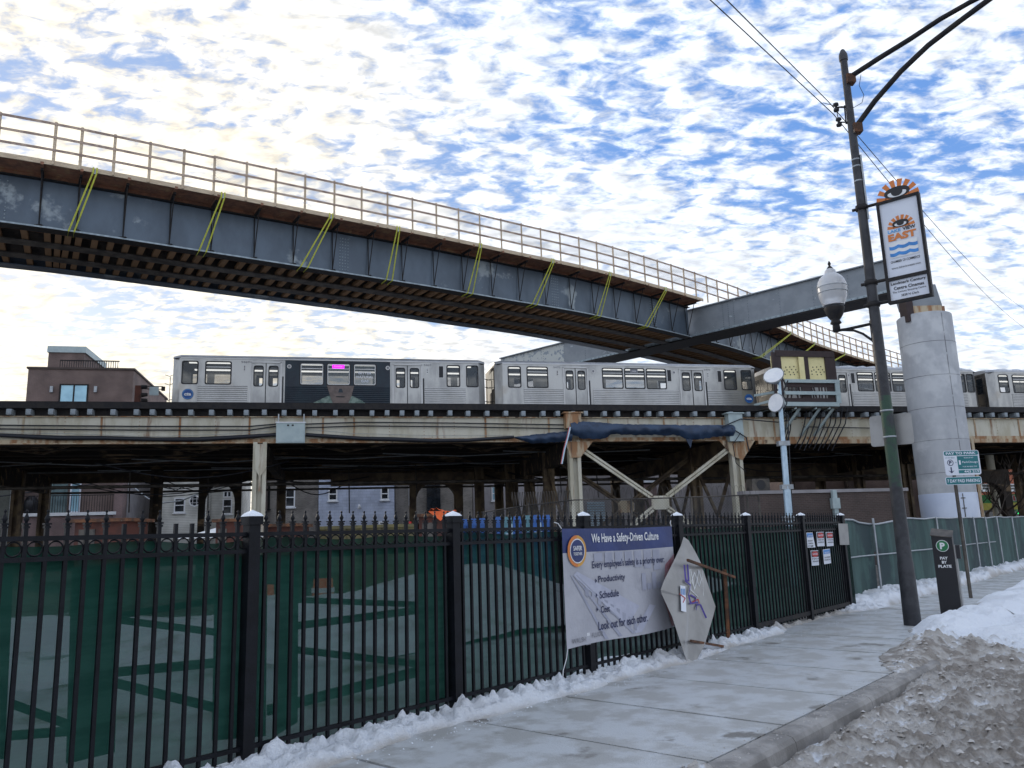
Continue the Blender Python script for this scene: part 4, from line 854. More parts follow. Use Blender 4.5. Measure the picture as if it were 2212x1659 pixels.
def sweep(q, n0, n1, z0, z1, d0, d1, st=1.0, m=None):
    k = max(1, int((d1-d0)/st)); vs = []
    for i in range(k+1):
        d = d0+(d1-d0)*i/k
        for n, z in ((n0, z0), (n1, z0), (n1, z1), (n0, z1)): vs.append(fo(d, n, z))
    fs = [(0, 1, 2, 3), (4*k+3, 4*k+2, 4*k+1, 4*k)]
    for i in range(k):
        for e_ in range(4): fs.append((4*i+e_, 4*i+(e_+1) % 4, 4*i+4+(e_+1) % 4, 4*i+4+e_))
    q.add(vs, fs, m); return q
GN = 1.15; GZ0, GZ1 = 12.98, 14.80
spans = ((0, dj-.3), (dj+1.6, TOT))
for a, b_ in spans:
    q = sweep(MB(), GN, GN+.03, GZ0+.04, GZ1, a, b_); q.build('near_girder_web', 'bluegrey', fl)
    q = sweep(MB(), GN-.18, GN+.36, GZ0, GZ0+.04, a, b_); sweep(q, GN-.18, GN+.22, GZ1, GZ1+.04, a, b_); q.build('near_girder_flange', 'blacksteel', fl)
    q = sweep(MB(), GN-.19, GN-.175, GZ0-.004, GZ0+.055, a, b_); q.build('flange_edge', 'beamlight', fl)
    for nn2 in (2.9, 4.5):
        q = sweep(MB(), nn2-.27, nn2+.27, GZ0, GZ0+.05, a, b_); sweep(q, nn2-.015, nn2+.015, GZ0+.05, GZ0+.7, a, b_); q.build('stringer', 'grime', fl)
    q = sweep(MB(), 6.0, 6.03, GZ0+.04, GZ1, a, b_); sweep(q, 5.65, 6.25, GZ0, GZ0+.04, a, b_); q.build('far_girder', 'bluegrey', fl)
    q = MB(); d = a+.3
    while d < b_-.2:
        A_, B_ = fo(d, GN+.05, 13.15), fo(d, 5.95, 13.15); q.bar(A_+Vector((0, 0, random.uniform(-.015, .015))), B_, .21, .17); d += random.choice((.5, .56, .62))
    q.build('ties', 'tie', fl)['kind'] = 'stuff'
    q = sweep(MB(), GN+.05, 5.98, 13.45, 13.5, a, b_); q.build('track_deck', 'plank', fl)
    # walkway: planks seen from below with joints, fascia board
    q = MB()
    for kx in range(7): sweep(q, .03+.165*kx, .03+.165*kx+.15, 15.02, 15.06, a, b_)
    q.build('walkway_planks', 'plank', fl)
    q = sweep(MB(), -.01, .028, 14.96, 15.13, a, b_); q.build('fascia_board', 'lumber', fl)
    for kx in range(1): 
        q = sweep(MB(), GN-.06, GN+.2, 14.86, 15.0, a, b_); q.build('inner_bearer', 'plank', fl)
    q = MB(); d = a+.9; kk = 0
    while d < b_-.3:
        br_m = MB(); A_, B_ = fo(d, -.02, 14.97), fo(d, GN+.15, 14.97); br_m.bar(A_, B_, .10, .10, 'plank'); br_m.bar(fo(d, .28, 14.88), fo(d, GN, 14.88), .09, .08, 'blacksteel')
        br_m.tube([fo(d, GN-.05, 14.84), fo(d, GN-.12, 13.08)], .024, 6, 'blacksteel'); br_m.tube([fo(d, .42, 14.84), fo(d, GN-.12, 13.10)], .022, 6, 'blacksteel'); br_m.cbox(fo(d, GN-.12, 13.06), (.26, .16, .03), 'blacksteel')
        br_m.build('walkway_bracket', 'blacksteel', fl); d += 1.62
# splice rivets
q = MB()
for d in (drun(onz(8, 500, 13)), drun(onz(735, 600, 13)), drun(onz(1190, 670, 13)), drun(onz(1420, 710, 13))):
    for j in (-.18, -.06, .06, .18):
        for kz in range(11): q.cbox(fo(d+j, GN-.008, 13.2+.14*kz), (.035, .035, .035))
q.build('splice_rivets', 'beamlight', fl)['kind'] = 'stuff'
# railing
q1 = MB(); step = 1.19; d = 1.0; pts_r = []
d5 = drun(onz(5, 248, 16.5)); d = d5-6*step; np_ = 0
zr = 16.52; rl_post = []
while d < TOT:
    q = MB(); q.bar(fo(d, -.02, 14.97), fo(d, -.02, zr+(.06 if d < d5+6.5*step else .10)), .075, .075); q.build('railing_post', 'lumber', fl); d += step*(1 if d < TOT else 1)
dm = d5+5.5*step+step*.5
for z in (15.50, 15.98, 16.49):
    q = MB(); sweep(q, -.075, -.058, z-.045, z+.045, 0, dm, 1.0); sweep(q, -.075, -.058, z-.045+.03, z+.045+.03, dm, TOT, 1.0); q.build('rail_board', 'railwood', fl)
q = MB(); k = int((dj+2-dm)/1.19); vs = []
for i in range(k+1):
    d = dm+1.19*i; vs += [fo(d, .02, 15.62), fo(d, .02, 16.6)]
mm = MB(); 
for i in range(k):
    A_, B_, C_, D_ = vs[2*i], vs[2*i+2], vs[2*i+3], vs[2*i+1]
    # real diamond wires
    u_ = (B_-A_); hh_ = Vector((0, 0, .98)); cells = 9
    for c_ in range(-cells, cells+1):
        for sg_ in (1, -1):
            # line in unit square: v = sg*(u - c/cells)
            P0 = []; 
            for t_ in (0, 1):
                v = (t_-c_/cells) if sg_ == 1 else (1-t_+c_/cells) 
                P0.append((t_, v))
            (u0, v0), (u1, v1) = P0
            # clip to 0..1
            def cl(ua, va, ub, vb, lim):
                return ua+(ub-ua)*(lim-va)/(vb-va)
            if max(v0, v1) <= 0 or min(v0, v1) >= 1: continue
            pa, pb_ = (u0, v0), (u1, v1)
            res = []
            for (ua, va), (ub, vb) in (((u0, v0), (u1, v1)), ((u1, v1), (u0, v0))):
                if va < 0: res.append((cl(ua, va, ub, vb, 0), 0))
                elif va > 1: res.append((cl(ua, va, ub, vb, 1), 1))
                else: res.append((ua, va))
            if abs(res[0][0]-res[1][0]) < .02: continue
            mm.bar(A_+u_*res[0][0]+hh_*res[0][1], A_+u_*res[1][0]+hh_*res[1][1], .006, .006)
o = mm.build('railing_mesh', 'galv', fl); o['kind'] = 'stuff'
# yellow ratchet straps
st_ = [((210, 390), (152, 537)), ((478, 440), (418, 562)), ((700, 475), (643, 592)), ((845, 505), (818, 617)), ((1010, 545), (985, 645)), ((1165, 575), (1132, 668)), ((1300, 600), (1262, 690)), ((1410, 635), (1370, 712)), ((1700, 720), (1668, 765)), ((1764, 740), (1735, 785)), ((1816, 765), (1792, 800))]
ordn = ['first', 'second', 'third', 'fourth', 'fifth', 'sixth', 'seventh', 'eighth']
for i, (a, b_) in enumerate(st_):
    da = drun(onz(a[0], a[1], 15.0)); db = drun(onz(b_[0], b_[1], 13.0))
    if i >= 8: lab = ('yellow ratchet strap under the walkway beyond the grey beam, nearest the beam', 'yellow ratchet strap under the walkway beyond the grey beam, the middle of three', 'yellow ratchet strap under the walkway beyond the grey beam, farthest right')[i-8]
    else: lab = 'yellow ratchet strap hanging from the flyover walkway to the girder, %s from the left end' % ordn[i]
    t = thing('ratchet_strap', lab, 'strap', fo(da, -.04, 15.0), 0, 'yellow straps on the flyover'); off = t.location
    q = MB(); q.cbox(fo(da, -.06, 14.96)-off, (.09, .06, .16)); q.build('buckle', 'galv', t)
    for j, (ja, jb) in enumerate(((-.06, -.14), (.06, .14))):
        P0 = fo(da+ja, -.10, 15.12); P1 = fo(da+ja, -.10, 14.93); P2 = fo(db+jb, GN-.26, 12.95); P3 = fo(db+jb, GN+.3, 12.93); q = MB()
        for u0, u1 in ((P0, P1), (P1, P2), (P2, P3)): q.bar(u0-off, u1-off, .055, .006, up=cr(da)[1].cross(Vector((0, 0, 1))))
        q.build('webbing', 'yellow', t)
# ------------------------------------------------------------------ old elevated line (local frame: x along the track, y away from us)
el = thing('elevated_railway', 'old cream-painted riveted steel elevated railway with timber ties, carrying the silver train', 'elevated railway', TO, tz)
E0, E1 = -52, 66
q = MB(); q.box(E0, E1, -1.5, -1.48, 6.02, 7.08); q.build('near_girder', 'cream', el)
q = MB(); q.box(E0, 12.0, -1.62, -1.3, 5.96, 6.0); q.box(12.0, E1, -1.62, -1.3, 5.80, 6.0); q.box(E0, E1, -1.62, -1.3, 7.08, 7.11); q.box(E0, E1, -1.515, -1.50, 6.0, 6.16); q.build('girder_flange', 'creamrust', el)
q = MB(); x = E0+.4
while x < E1:
    if x % 3 < 1.5: q.box(x-.04, x+.04, -1.53, -1.50, 6.11, 7.07)
    for k in range(7): q.cbox((x, -1.535, 6.16+.145*k), (.032, .02, .032))
    x += 1.46+.12*math.sin(x*3)
x = E0
while x < E1: q.cbox((x, -1.52, 6.055), (.03, .02, .03)); x += .16
q.build('stiffeners_and_rivets', 'creamrust', el)['kind'] = 'stuff'
q = MB(); q.box(E0, E1, -1.72, -1.48, 7.42, 7.70); q.box(E0, E1, -1.35, -1.30, 7.15, 7.70); q.box(E0, E1, -1.4, 17, 7.38, 7.43); q.build('guard_timber', 'blacktimber', el)
x = -32.; nt_ = 0; tie0 = None
while x < 46:
    if tie0 is None: t_ = MB(); t_.box(-.095, .095, -1.80, 1.4, 7.14, 7.37); tie0 = o = t_.build('tie', 'oldtie', el)
    else: o = inst(tie0, el)
    o.location = (x, random.uniform(-.02, .02), random.uniform(-.01, .01)); nt_ += 1
    x += random.choice((.70, .62, .88, .74, .82, .66, .95))
q = MB()
for n in (-.2, .0, ): pass
for n in (.3, 1.75, 4.3, 5.75, 8.3, 9.75, 12.3, 13.75): q.box(E0, E1, n-.01, n+.01, 6.15, 7.1); q.box(E0, E1, n-.16, n+.16, 6.1, 6.15)
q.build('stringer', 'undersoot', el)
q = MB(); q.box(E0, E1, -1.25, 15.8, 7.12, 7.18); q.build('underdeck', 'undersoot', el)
q = MB(); q.box(E0, E1, 15.8, 15.85, 5.75, 7.1); q.box(E0, E1, 15.6, 16.05, 5.70, 5.75); q.build('far_girder', 'brownsteel', el)
q = MB(); x = E0
while x < E1:
    q.bar((x, -1.3, 6.25), (x+3.4, 3.2, 6.1), .12, .08); q.bar((x+3.4, 3.2, 6.1), (x+6.8, -1.3, 6.25), .12, .08); x += 6.8
for x in range(-50, 66, 4): q.box(x, x+.12, -1.4, 15.8, 6.3, 6.75)
q.build('lateral_bracing', 'brownsteel', el)
q = MB()
for x in range(-48, 40, 3): 
    yy = 2.5+(x*1.7) % 11; q.tube([(x, yy, 6.0), (x+4, yy+.3, 5.9-.1*math.sin(x)), (x+8, yy, 6.0)], .03, 5)
q.build('underdeck_conduit', 'galv', el)
def column(x, n, m, z1=6.0, w=.5, d=.42, nm='column'):
    q = MB(); q.box(x-w/2, x-w/2+.05, n-d/2, n+d/2, -.1, z1); q.box(x+w/2-.05, x+w/2, n-d/2, n+d/2, -.1, z1); q.box(x-w/2+.05, x+w/2-.05, n-.04, n+.04, -.1, z1)
    q.box(x-w/2-.03, x-w/2+.14, n-d/2-.01, n-d/2+.012, -.1, z1); q.box(x+w/2-.14, x+w/2+.03, n-d/2-.01, n-d/2+.012, -.1, z1); q.build(nm, m, el)
COLS = (-25.0, -11.5, 2.5, 10.76, 23.9, 36)
for x in COLS:
    for n, m in ((-1.45, 'cream' if x in (-11.5, 2.5, 10.76) else 'creamrust'), (3.1, 'brownsteel'), (7.2, 'brownsteel'), (11.3, 'brownsteel'), (15.6, 'brownsteel')):
        if x == -11.5 and n in (3.1, 7.2, 11.3): continue
        if x == 23.9 and n == -1.45: column(x+.35, -1.45, 'creamrust', 6.0, .5); continue
        column(x, n, m)
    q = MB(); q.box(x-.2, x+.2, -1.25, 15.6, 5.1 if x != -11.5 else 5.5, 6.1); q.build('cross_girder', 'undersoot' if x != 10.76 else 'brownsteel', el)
for x in (2.5, 10.76):     # gussets at the column heads and bearing posts above the girder
    q = MB(); s_ = 1 if x < 5 else -1
    q.poly([(x-.42, -1.70, 5.95), (x+.9*s_ if s_ > 0 else x+.42, -1.70, 5.95), (x+.25, -1.70, 5.2), (x-.25, -1.70, 5.2)] if s_ > 0 else [(x-.9, -1.70, 5.95), (x+1.0, -1.70, 5.95), (x+.25, -1.70, 5.0), (x-.25, -1.70, 5.2)], (0, .03, 0)); q.build('gusset', 'creamrust', el)
    q = MB(); q.box(x-.45, x+.30, -1.95, -1.55, 6.55 if x < 5 else 5.9, 7.25); q.box(x-.55, x+.4, -2.0, -1.5, 7.25, 7.31); q.build('bearing_post', 'boxgrey' if x > 5 else 'creamrust', el)
q = MB(); q.poly([(-11.5+a, -1.72, z) for a, z in ((-.2, 5.9), (.28, 5.9), (.28, 4.9), (.06, 4.55), (.06, 3.9), (-.02, 3.9), (-.02, 4.55), (-.2, 4.9))], (0, .02, 0)); q.build('bracket_plate', 'cream', el)
rc = random.Random(11)
for _ in range(16):
    q = MB()
    x = rc.uniform(-22, 30); yy = rc.uniform(1, 14); L2 = rc.uniform(3, 9); z_ = rc.uniform(4.9, 5.9); sg2 = rc.uniform(.2, .9)
    q.tube([(x+L2*k/8, yy+.1*math.sin(k), z_-sg2*math.sin(math.pi*k/8)) for k in range(9)], rc.choice((.025, .035, .05)), 5); q.build('drooping_cable', 'cable', el)
q = MB()
for x in (-19, -15.5, -7.5, -3.8, 5.0, 7.6, 14, 17.2, 20.5, 27.5, 31): 
    yy = rc.uniform(8, 14); q.tube([(x, yy, 5.9), (x+.05, yy, rc.uniform(3.2, 4.8))], .035, 5)
q.tube([(-24, 6, 4.75), (-3, 6, 4.75), (14, 6.2, 4.7), (36, 6.2, 4.7)], .09, 6); q.tube([(-24, 13.2, 4.95), (36, 13.2, 4.9)], .07, 6)
q.build('service_pipes', 'grime', el)
for bb in ((-8.5, 3.5, 12.0, 12.1, 5.0, 5.75), (12.5, 30, 9.0, 9.1, 4.6, 5.75)): q = MB(); q.box(*bb); q.build('inner_girder', 'brownsteel', el)
cx_, cz_ = 6.60, 3.05
def xbrace(n, m, m2):
    for ex_, ez_ in ((2.95, 5.55), (10.35, 5.55), (2.8, .35), (10.5, .35)):
        q = MB()
        for dz in (-.09, .09): q.bar((cx_+(.35 if ex_ > cx_ else -.35), n-.06, cz_+(.25 if ez_ > cz_ else -.25)+dz), (ex_, n-.06, ez_+dz), .12, .10)
        q.bar((cx_+(.35 if ex_ > cx_ else -.35), n+.0, cz_+(.25 if ez_ > cz_ else -.25)), (ex_, n+.0, ez_), .03, .12)
        q.build('diagonal_brace', m, el)
    q = MB(); q.poly([(cx_+a, n-.16, cz_+b_) for a, b_ in ((-.44, -.2), (-.44, .2), (-.30, .32), (.30, .32), (.44, .2), (.44, -.2), (.30, -.32), (-.30, -.32))], (0, .03, 0))
    for a in range(-3, 4):
        for b_ in range(-2, 3): q.cbox((cx_+a*.11, n-.165, cz_+b_*.11), (.03, .02, .03))
    q.build('centre_gusset', m2, el)
xbrace(-1.5, 'cream', 'cream'); xbrace(3.0, 'brownsteel', 'creamrust'); 
for x in (2.5, 10.76):     # transverse bracing between the rows
    for a, b_ in ((-1.45, 3.1), (3.1, 7.2), (7.2, 11.3)):
        q = MB(); q.bar((x, a, 5.3), (x, (a+b_)/2, 2.4), .14, .12); q.bar((x, b_, 5.3), (x, (a+b_)/2, 2.4), .14, .12); q.bar((x, a, 2.0), (x, b_, 2.0) if False else (x, (a+b_)/2, 2.4), .10, .1); q.build('transverse_brace', 'brownsteel', el)
def arch(xa, xb, n, m, ztop=5.3, zsp=3.9, w=.45, zb=-.1):
    P = [(xa-w, n, zb), (xa-w, n, ztop+.7), (xb+w, n, ztop+.7), (xb+w, n, zb), (xb, n, zb), (xb, n, zsp)]
    mid = (xa+xb)/2
    for k in range(13): a = math.pi*k/12; P.append((mid+(xb-xa)/2*math.cos(a), n, zsp+(ztop-zsp)*math.sin(a)))
    P += [(xa, n, zb)]
    q = MB(); N_ = len(P)
    # split into left leg, right leg and head for clean polygons
    q.box(xa-w, xa, n, n+.4, zb, zsp); q.box(xb, xb+w, n, n+.4, zb, zsp)
    top = ztop+.7; pts = [(xb, zsp)]+[(mid+(xb-xa)/2*math.cos(math.pi*k/12), zsp+(ztop-zsp)*math.sin(math.pi*k/12)) for k in range(13)]
    for (x_a, z_a), (x_b, z_b) in zip(pts[1:-1], pts[2:]): q.add([(x_a, n, z_a), (x_b, n, z_b), (x_b, n, top), (x_a, n, top), (x_a, n+.4, z_a), (x_b, n+.4, z_b), (x_b, n+.4, top), (x_a, n+.4, top)], box_faces(0))
    q.box(xa-w, xa, n, n+.4, zsp, top); q.box(xb, xb+w, n, n+.4, zsp, top)
    q.build('arched_bent', m, el)
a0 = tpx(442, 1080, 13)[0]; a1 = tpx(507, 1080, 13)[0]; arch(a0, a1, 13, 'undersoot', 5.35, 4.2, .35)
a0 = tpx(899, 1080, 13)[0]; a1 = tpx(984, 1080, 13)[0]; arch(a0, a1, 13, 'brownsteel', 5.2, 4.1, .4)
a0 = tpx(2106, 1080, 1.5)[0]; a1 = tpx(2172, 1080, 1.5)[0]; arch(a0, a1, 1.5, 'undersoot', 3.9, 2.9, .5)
for xp in (338,): s_ = tpx(xp, 1080, 11)[0]; column(s_, 11, 'undersoot', 6, .55)
for xp in (1015, 1052, 1102): s_ = tpx(xp, 1060, 9)[0]; column(s_, 9+(1102-xp)*.05, 'brownsteel', 6, .5)
# ------------------------------------------------------------------ cables, tarpaulin and boxes on the girder
cb = thing('cable_run', 'sagging thick black cable bundle and two thin cables strung along the cream girder', 'cables', TO, tz)
def GC(pts, n=-1.66): return [(tpx(x_, y_, n)[0], n, tpx(x_, y_, n)[1]) for x_, y_ in pts]
q = MB(); q.tube(GC([(-60, 936), (0, 940), (60, 943), (130, 946), (220, 946), (330, 949), (430, 949), (520, 944), (596, 939)]), [.075, .08, .09, .10, .09, .085, .10, .09, .08], 8); q.build('thick_bundle', 'cable', cb)
q = MB(); q.tube(GC([(660, 939), (700, 942), (780, 947), (850, 949), (930, 952), (1010, 951), (1110, 944)]), [.08, .09, .085, .10, .09, .08, .07], 8); q.build('thick_bundle', 'cable', cb)
for dy in (0, 8):
    q = MB(); q.tube(GC([(-60, 918+dy), (300, 921+dy), (540, 921+dy), (596, 916+dy*.6)], -1.60), .028, 6); q.build('thin_cable', 'cable', cb)
    q = MB(); q.tube(GC([(660, 916+dy), (780, 912+dy), (1000, 914+dy), (1232, 918+dy)], -1.60), .028, 6); q.build('thin_cable', 'cable', cb)
q = MB(); P = GC([(-20, 934), (150, 937), (330, 943), (480, 938), (596, 931)], -1.62); q.tube(P, .008, 4)
P = GC([(660, 927), (760, 936), (930, 941), (1100, 940)], -1.62); q.tube(P, .008, 4); q.build('messenger_wire', 'galv', cb)
q = MB(); q.tube(GC([(1560, 922), (1600, 905), (1680, 912), (1720, 905)], -2.05), .03, 6); q.tube(GC([(1580, 925), (1612, 945), (1618, 975)], -2.05), .03, 6); q.tube(GC([(1600, 935), (1583, 960), (1590, 1000), (1612, 1020)], -2.1), .02, 6); q.build('looped_cable', 'cable', cb)
q = MB(); q.tube(GC([(1735, 922), (1900, 925), (2060, 924)], -1.65), .025, 6); q.build('thin_cable', 'cable', cb)
tp_ = thing('blue_tarpaulin', 'crumpled dark blue tarpaulin wrapped along the cables below the cream girder', 'tarpaulin', TO, tz)
def tarp(top, bot, n, cols=70, nm='sheet'):
    vs = []
    def li(L_, x_):
        for (xa, ya_), (xb, yb2) in zip(L_[:-1], L_[1:]):
            if x_ <= xb: return ya_+(yb2-ya_)*(x_-xa)/(xb-xa)
        return L_[-1][1]
    xs = [top[0][0]+(top[-1][0]-top[0][0])*i/cols for i in range(cols+1)]
    for x_ in xs:
        for j in range(7):
            v = j/6; y_ = li(top, x_)*(1-v)+li(bot, x_)*v; y_ += 2.2*mn.noise((x_*.11, v*1.5, 5)); dn_ = n-.16*math.sin(math.pi*v)-.10*mn.noise((x_*.12, v*2, 0)); s_, z_ = tpx(x_, y_, n); vs.append((s_, dn_, z_))
    q = MB(); q.add(vs, [(i*7+j, (i+1)*7+j, (i+1)*7+j+1, i*7+j+1) for i in range(cols) for j in range(6)], smooth=True)
    q.add([(a, b_+.02, c) for a, b_, c in vs], [(i*7+j, (i+1)*7+j, (i+1)*7+j+1, i*7+j+1) for i in range(cols) for j in range(6)], smooth=True)
    return q.build(nm, 'bluetarp', tp_)
tarp([(1110, 944), (1160, 938), (1235, 930)], [(1110, 946), (1150, 958), (1200, 956), (1235, 952)], -1.85, 30)
tarp([(1232, 914), (1262, 910), (1340, 916), (1500, 918), (1585, 918)], [(1232, 938), (1262, 948), (1310, 948), (1320, 938), (1400, 940), (1470, 940), (1480, 948), (1500, 950), (1540, 944), (1585, 942)], -1.95)
q = MB(); v = GC([(1480, 945), (1492, 968), (1497, 945)], -1.95); q.poly(v, (0, .03, 0)); q.build('loose_end', 'bluetarp', tp_)
jb = thing('junction_box', 'pale grey steel junction box with a snowy lid fixed on the cream girder', 'junction box', TO, tz)
(xa, za), (xb, zb) = tpx(596, 957, -1.9), tpx(659, 914, -1.9)
q = MB(); q.box(xa, xb, -1.95, -1.62, za, zb); q.build('cabinet', 'boxgrey', jb)
q = MB(); q.box(xa-.03, xb+.03, -1.98, -1.60, zb, zb+.05); q.build('lid', 'white', jb)
q = MB(); q.box(xa+.04, xb-.04, -1.965, -1.952, za+.04, zb-.06); q.build('door', 'boxgrey', jb)
for x in (xa+.05, xb-.08): q = MB(); q.box(x, x+.05, -1.75, -1.62, zb+.051, 7.2); q.build('hanger', 'galv', jb)
q = MB(); q.box((xa+xb)/2-.15, (xa+xb)/2-.06, -1.975, -1.966, zb-.14, zb-.07); q.box((xa+xb)/2+.04, (xa+xb)/2+.13, -1.975, -1.966, zb-.14, zb-.07); q.build('hinge', 'ink', jb)
ht = thing('hanging_strip', 'curved silver and red strip dangling from the girder beside the cream column', 'strip', TO, tz)
q = MB(); P = [Vector(v) for v in GC([(1231, 922), (1226, 945), (1219, 970), (1213, 1002)], -2.2)]
for a, b_ in zip(P[:-1], P[1:]): q.bar(a, b_, .10, .02, up=(0, 1, 0))
q.build('strip', 'silver', ht); q = MB()
for a, b_ in zip(P[:-1], P[1:]): q.bar(a+Vector((-.035, -.012, 0)), b_+Vector((-.035, -.012, 0)), .03, .005, up=(0, 1, 0))
q.build('red_edge', 'red', ht)
# ------------------------------------------------------------------ train
ZS, ZR = 7.86, 9.99
def wallp(q, x0, x1, z0, z1, holes, y, mf):
    xs = sorted({x0, x1}|{h[0] for h in holes}|{h[1] for h in holes}); zs = sorted({z0, z1}|{h[2] for h in holes}|{h[3] for h in holes})
    xs = [x for x in xs if x0 <= x <= x1]; zs = [z for z in zs if z0 <= z <= z1]
    for a, b_ in zip(xs[:-1], xs[1:]):
        for c, d in zip(zs[:-1], zs[1:]):
            mx_, mz = (a+b_)/2, (c+d)/2
            if any(h[0] < mx_ < h[1] and h[2] < mz < h[3] for h in holes): continue
            q.add([(a, y, c), (b_, y, c), (b_, y, d), (a, y, d)], [(0, 1, 2, 3)], mf(mx_, mz))
def gasket(q, x0, x1, z0, z1, y, m='gasket', o_=.032, i_=.02, r_=.10, th=.03):
    def rr(e, r2): return rrect([(x0-e, y, z0-e), (x1+e, y, z0-e), (x1+e, y, z1+e), (x0-e, y, z1+e)], r2)
    A_, B_ = rr(o_, r_), rr(-i_, r_*.85); n = len(A_); d = Vector((0, th, 0))
    q.add(A_+B_+[v+d for v in B_], [(i, (i+1) % n, n+(i+1) % n, n+i) for i in range(n)]+[(n+i, n+(i+1) % n, 2*n+(i+1) % n, 2*n+i) for i in range(n)], m)
WT, WB = 9.84, 8.83
def car(x0, L_, wins, doors, corr, wrap=None, slots=(), logo=None, nums=(), dots=(), lamps=(), label='', led=None, wglass=(), snowy=False, endl='dark'):
    t = thing('train_car', label, 'train car', TP(x0, 0, 0), tz, 'cars of the elevated train')
    W2 = 2.84; tpn = .34
    holes = [(a, b_, WB, WT) for a, b_ in wins]+[(a, b_, ZS, 9.82) for a, b_ in doors]
    def mf(x, z):
        if wrap and wrap[0] < x < wrap[1]: return 'navy'
        return 'stainless'
    hc = list(holes)
    if wrap: hc.append((wrap[0], wrap[0], ZS, ZS))
    q = MB(); wallp(q, tpn, L_-tpn, ZS, ZR, hc+([(wrap[0], wrap[0]+.0001, 0, .1), (wrap[1], wrap[1]+.0001, 0, .1)] if wrap else []), 0, mf)
    for xe, xi in ((0, tpn), (L_, L_-tpn)):
        for ya_, yb2 in ((0, .28),):
            q.add([(xi, ya_, ZS), (xe, yb2, ZS), (xe, yb2, ZR), (xi, ya_, ZR)], [(0, 1, 2, 3)], 'stainless')
    q.build('body', 'stainless', t, fix=False)
    q = MB(); wallp(q, tpn, L_-tpn, ZS, ZR, holes, W2, lambda a, b_: 'stainless')
    for xe, xi in ((0, tpn), (L_, L_-tpn)): q.add([(xi, W2, ZS), (xe, W2-.28, ZS), (xe, W2-.28, ZR), (xi, W2, ZR)], [(0, 1, 2, 3)], 'stainless')
    q.build('far_side', 'stainless', t, fix=False)
    # roof
    prof = [(0, ZR), (-.015, ZR+.02), (.0, ZR+.08), (.12, ZR+.17), (.6, ZR+.27), (1.42, ZR+.31), (2.24, ZR+.27), (2.72, ZR+.17), (2.84, ZR+.08), (2.855, ZR+.02), (2.84, ZR)]
    q = MB(); k = len(prof); vs = []
    for x, e in ((0, .86), (tpn, 1), (L_-tpn, 1), (L_, .86)):
        for y_, z_ in prof: vs.append((x, 1.42+(y_-1.42)*e, z_ if e == 1 else ZR+(z_-ZR)*.75))
    q.add(vs, [(i*k+j, i*k+j+1, (i+1)*k+j+1, (i+1)*k+j) for i in range(3) for j in range(k-1)], smooth=False); q.add(vs[:k], [tuple(range(k))]); q.add(vs[-k:], [tuple(range(k))]); q.build('roof', 'roofgrey', t)
    q = MB(); q.box(tpn, L_-tpn, -.03, 0, ZR-.02, ZR+.03); q.build('gutter', 'ribs', t)
    if snowy:
        q = MB(); x = .6
        while x < L_-.8: w_2 = random.uniform(.5, 1.3); q.poly([(x, .1, ZR+.15), (x+w_2*.1, .1, ZR+.22), (x+w_2*.5, .12, ZR+.24+random.uniform(0, .04)), (x+w_2, .1, ZR+.15)], (0, 1.2, .1)); x += w_2*.95
        q.build('roof_snow', 'snow', t)
    # ends
    for xe, nm in ((0, 'near_end'), (L_, 'far_end')):
        q = MB(); s_ = -1 if xe == 0 else 1; ms = endl if xe == 0 else 'dark'
        em = 'stainless' if ms == 'light' else 'grime'
        hs = [(.55, 1.0, 8.85, 9.75), (1.08, 1.76, 8.75, 9.75), (1.84, 2.3, 8.85, 9.75)]
        ys = sorted({.28, 2.56}|{h[0] for h in hs}|{h[1] for h in hs}); zs_ = sorted({ZS, ZR}|{8.75, 8.85, 9.75})
        for a, b_ in zip(ys[:-1], ys[1:]):
            for c, d in zip(zs_[:-1], zs_[1:]):
                hole = any(h[0] < (a+b_)/2 < h[1] and h[2] < (c+d)/2 < h[3] for h in hs)
                q.add([(xe, a, c), (xe, b_, c), (xe, b_, d), (xe, a, d)], [(0, 1, 2, 3)], 'darkglass' if hole else em)
        for k2 in range(4): q.cbox((xe+.02*s_, .7+.12*k2, 9.88), (.02, .07, .07), 'ink')
        q.cbox((xe+.03*s_, 1.42, 8.75), (.05, .8, 1.7), em) if False else None
        q.build('end_wall', em, t, fix=False)
        q = MB()
        for zz2 in (8.2, 8.9, 9.3): q.tube([(xe, .4, zz2), (xe+.18*s_, .5, zz2-.05), (xe+.38*s_, .6, zz2+.03)], .014, 5)
        q.tube([(xe+.12*s_, .35, ZS), (xe+.12*s_, .35, 9.2)], .016, 5); q.build('gap_guard', 'blacksteel', t)
    # interior
    q = MB(); q.box(.1, L_-.1, .05, W2-.05, ZS, ZS+.05); q.box(.1, L_-.1, .05, W2-.05, ZR-.03, ZR); q.build('floor_and_ceiling', 'interior', t)
    q = MB(); q.box(.6, L_-.6, .55, .70, ZR-.09, ZR-.04); q.box(.6, L_-.6, 2.15, 2.3, ZR-.09, ZR-.04); q.build('ceiling_light', 'tube', t)
    q = MB()
    for a, b_ in wins:
        if b_-a > .8: q.box(a+.1, a+.18, 1.9, 2.7, 8.2, 9.15+.1*math.sin(a*5)); q.box(a+.1, b_-.1, 1.9, 2.7, 8.2, 8.35)
    for a, b_ in zip([0]+[d[1] for d in doors], [d[0] for d in doors]+[L_]): q.box(a+.15, b_-.15, 2.6, 2.75, ZS+.05, 8.82)
    q.build('seats', 'seat', t)
    q = MB()
    for a, b_ in doors: q.tube([(a-.08, 1.1, ZS), (a-.08, 1.1, ZR)], .018, 6); q.tube([(b_+.08, 1.1, ZS), (b_+.08, 1.1, ZR)], .018, 6)
    q.build('grab_poles', 'galv', t)
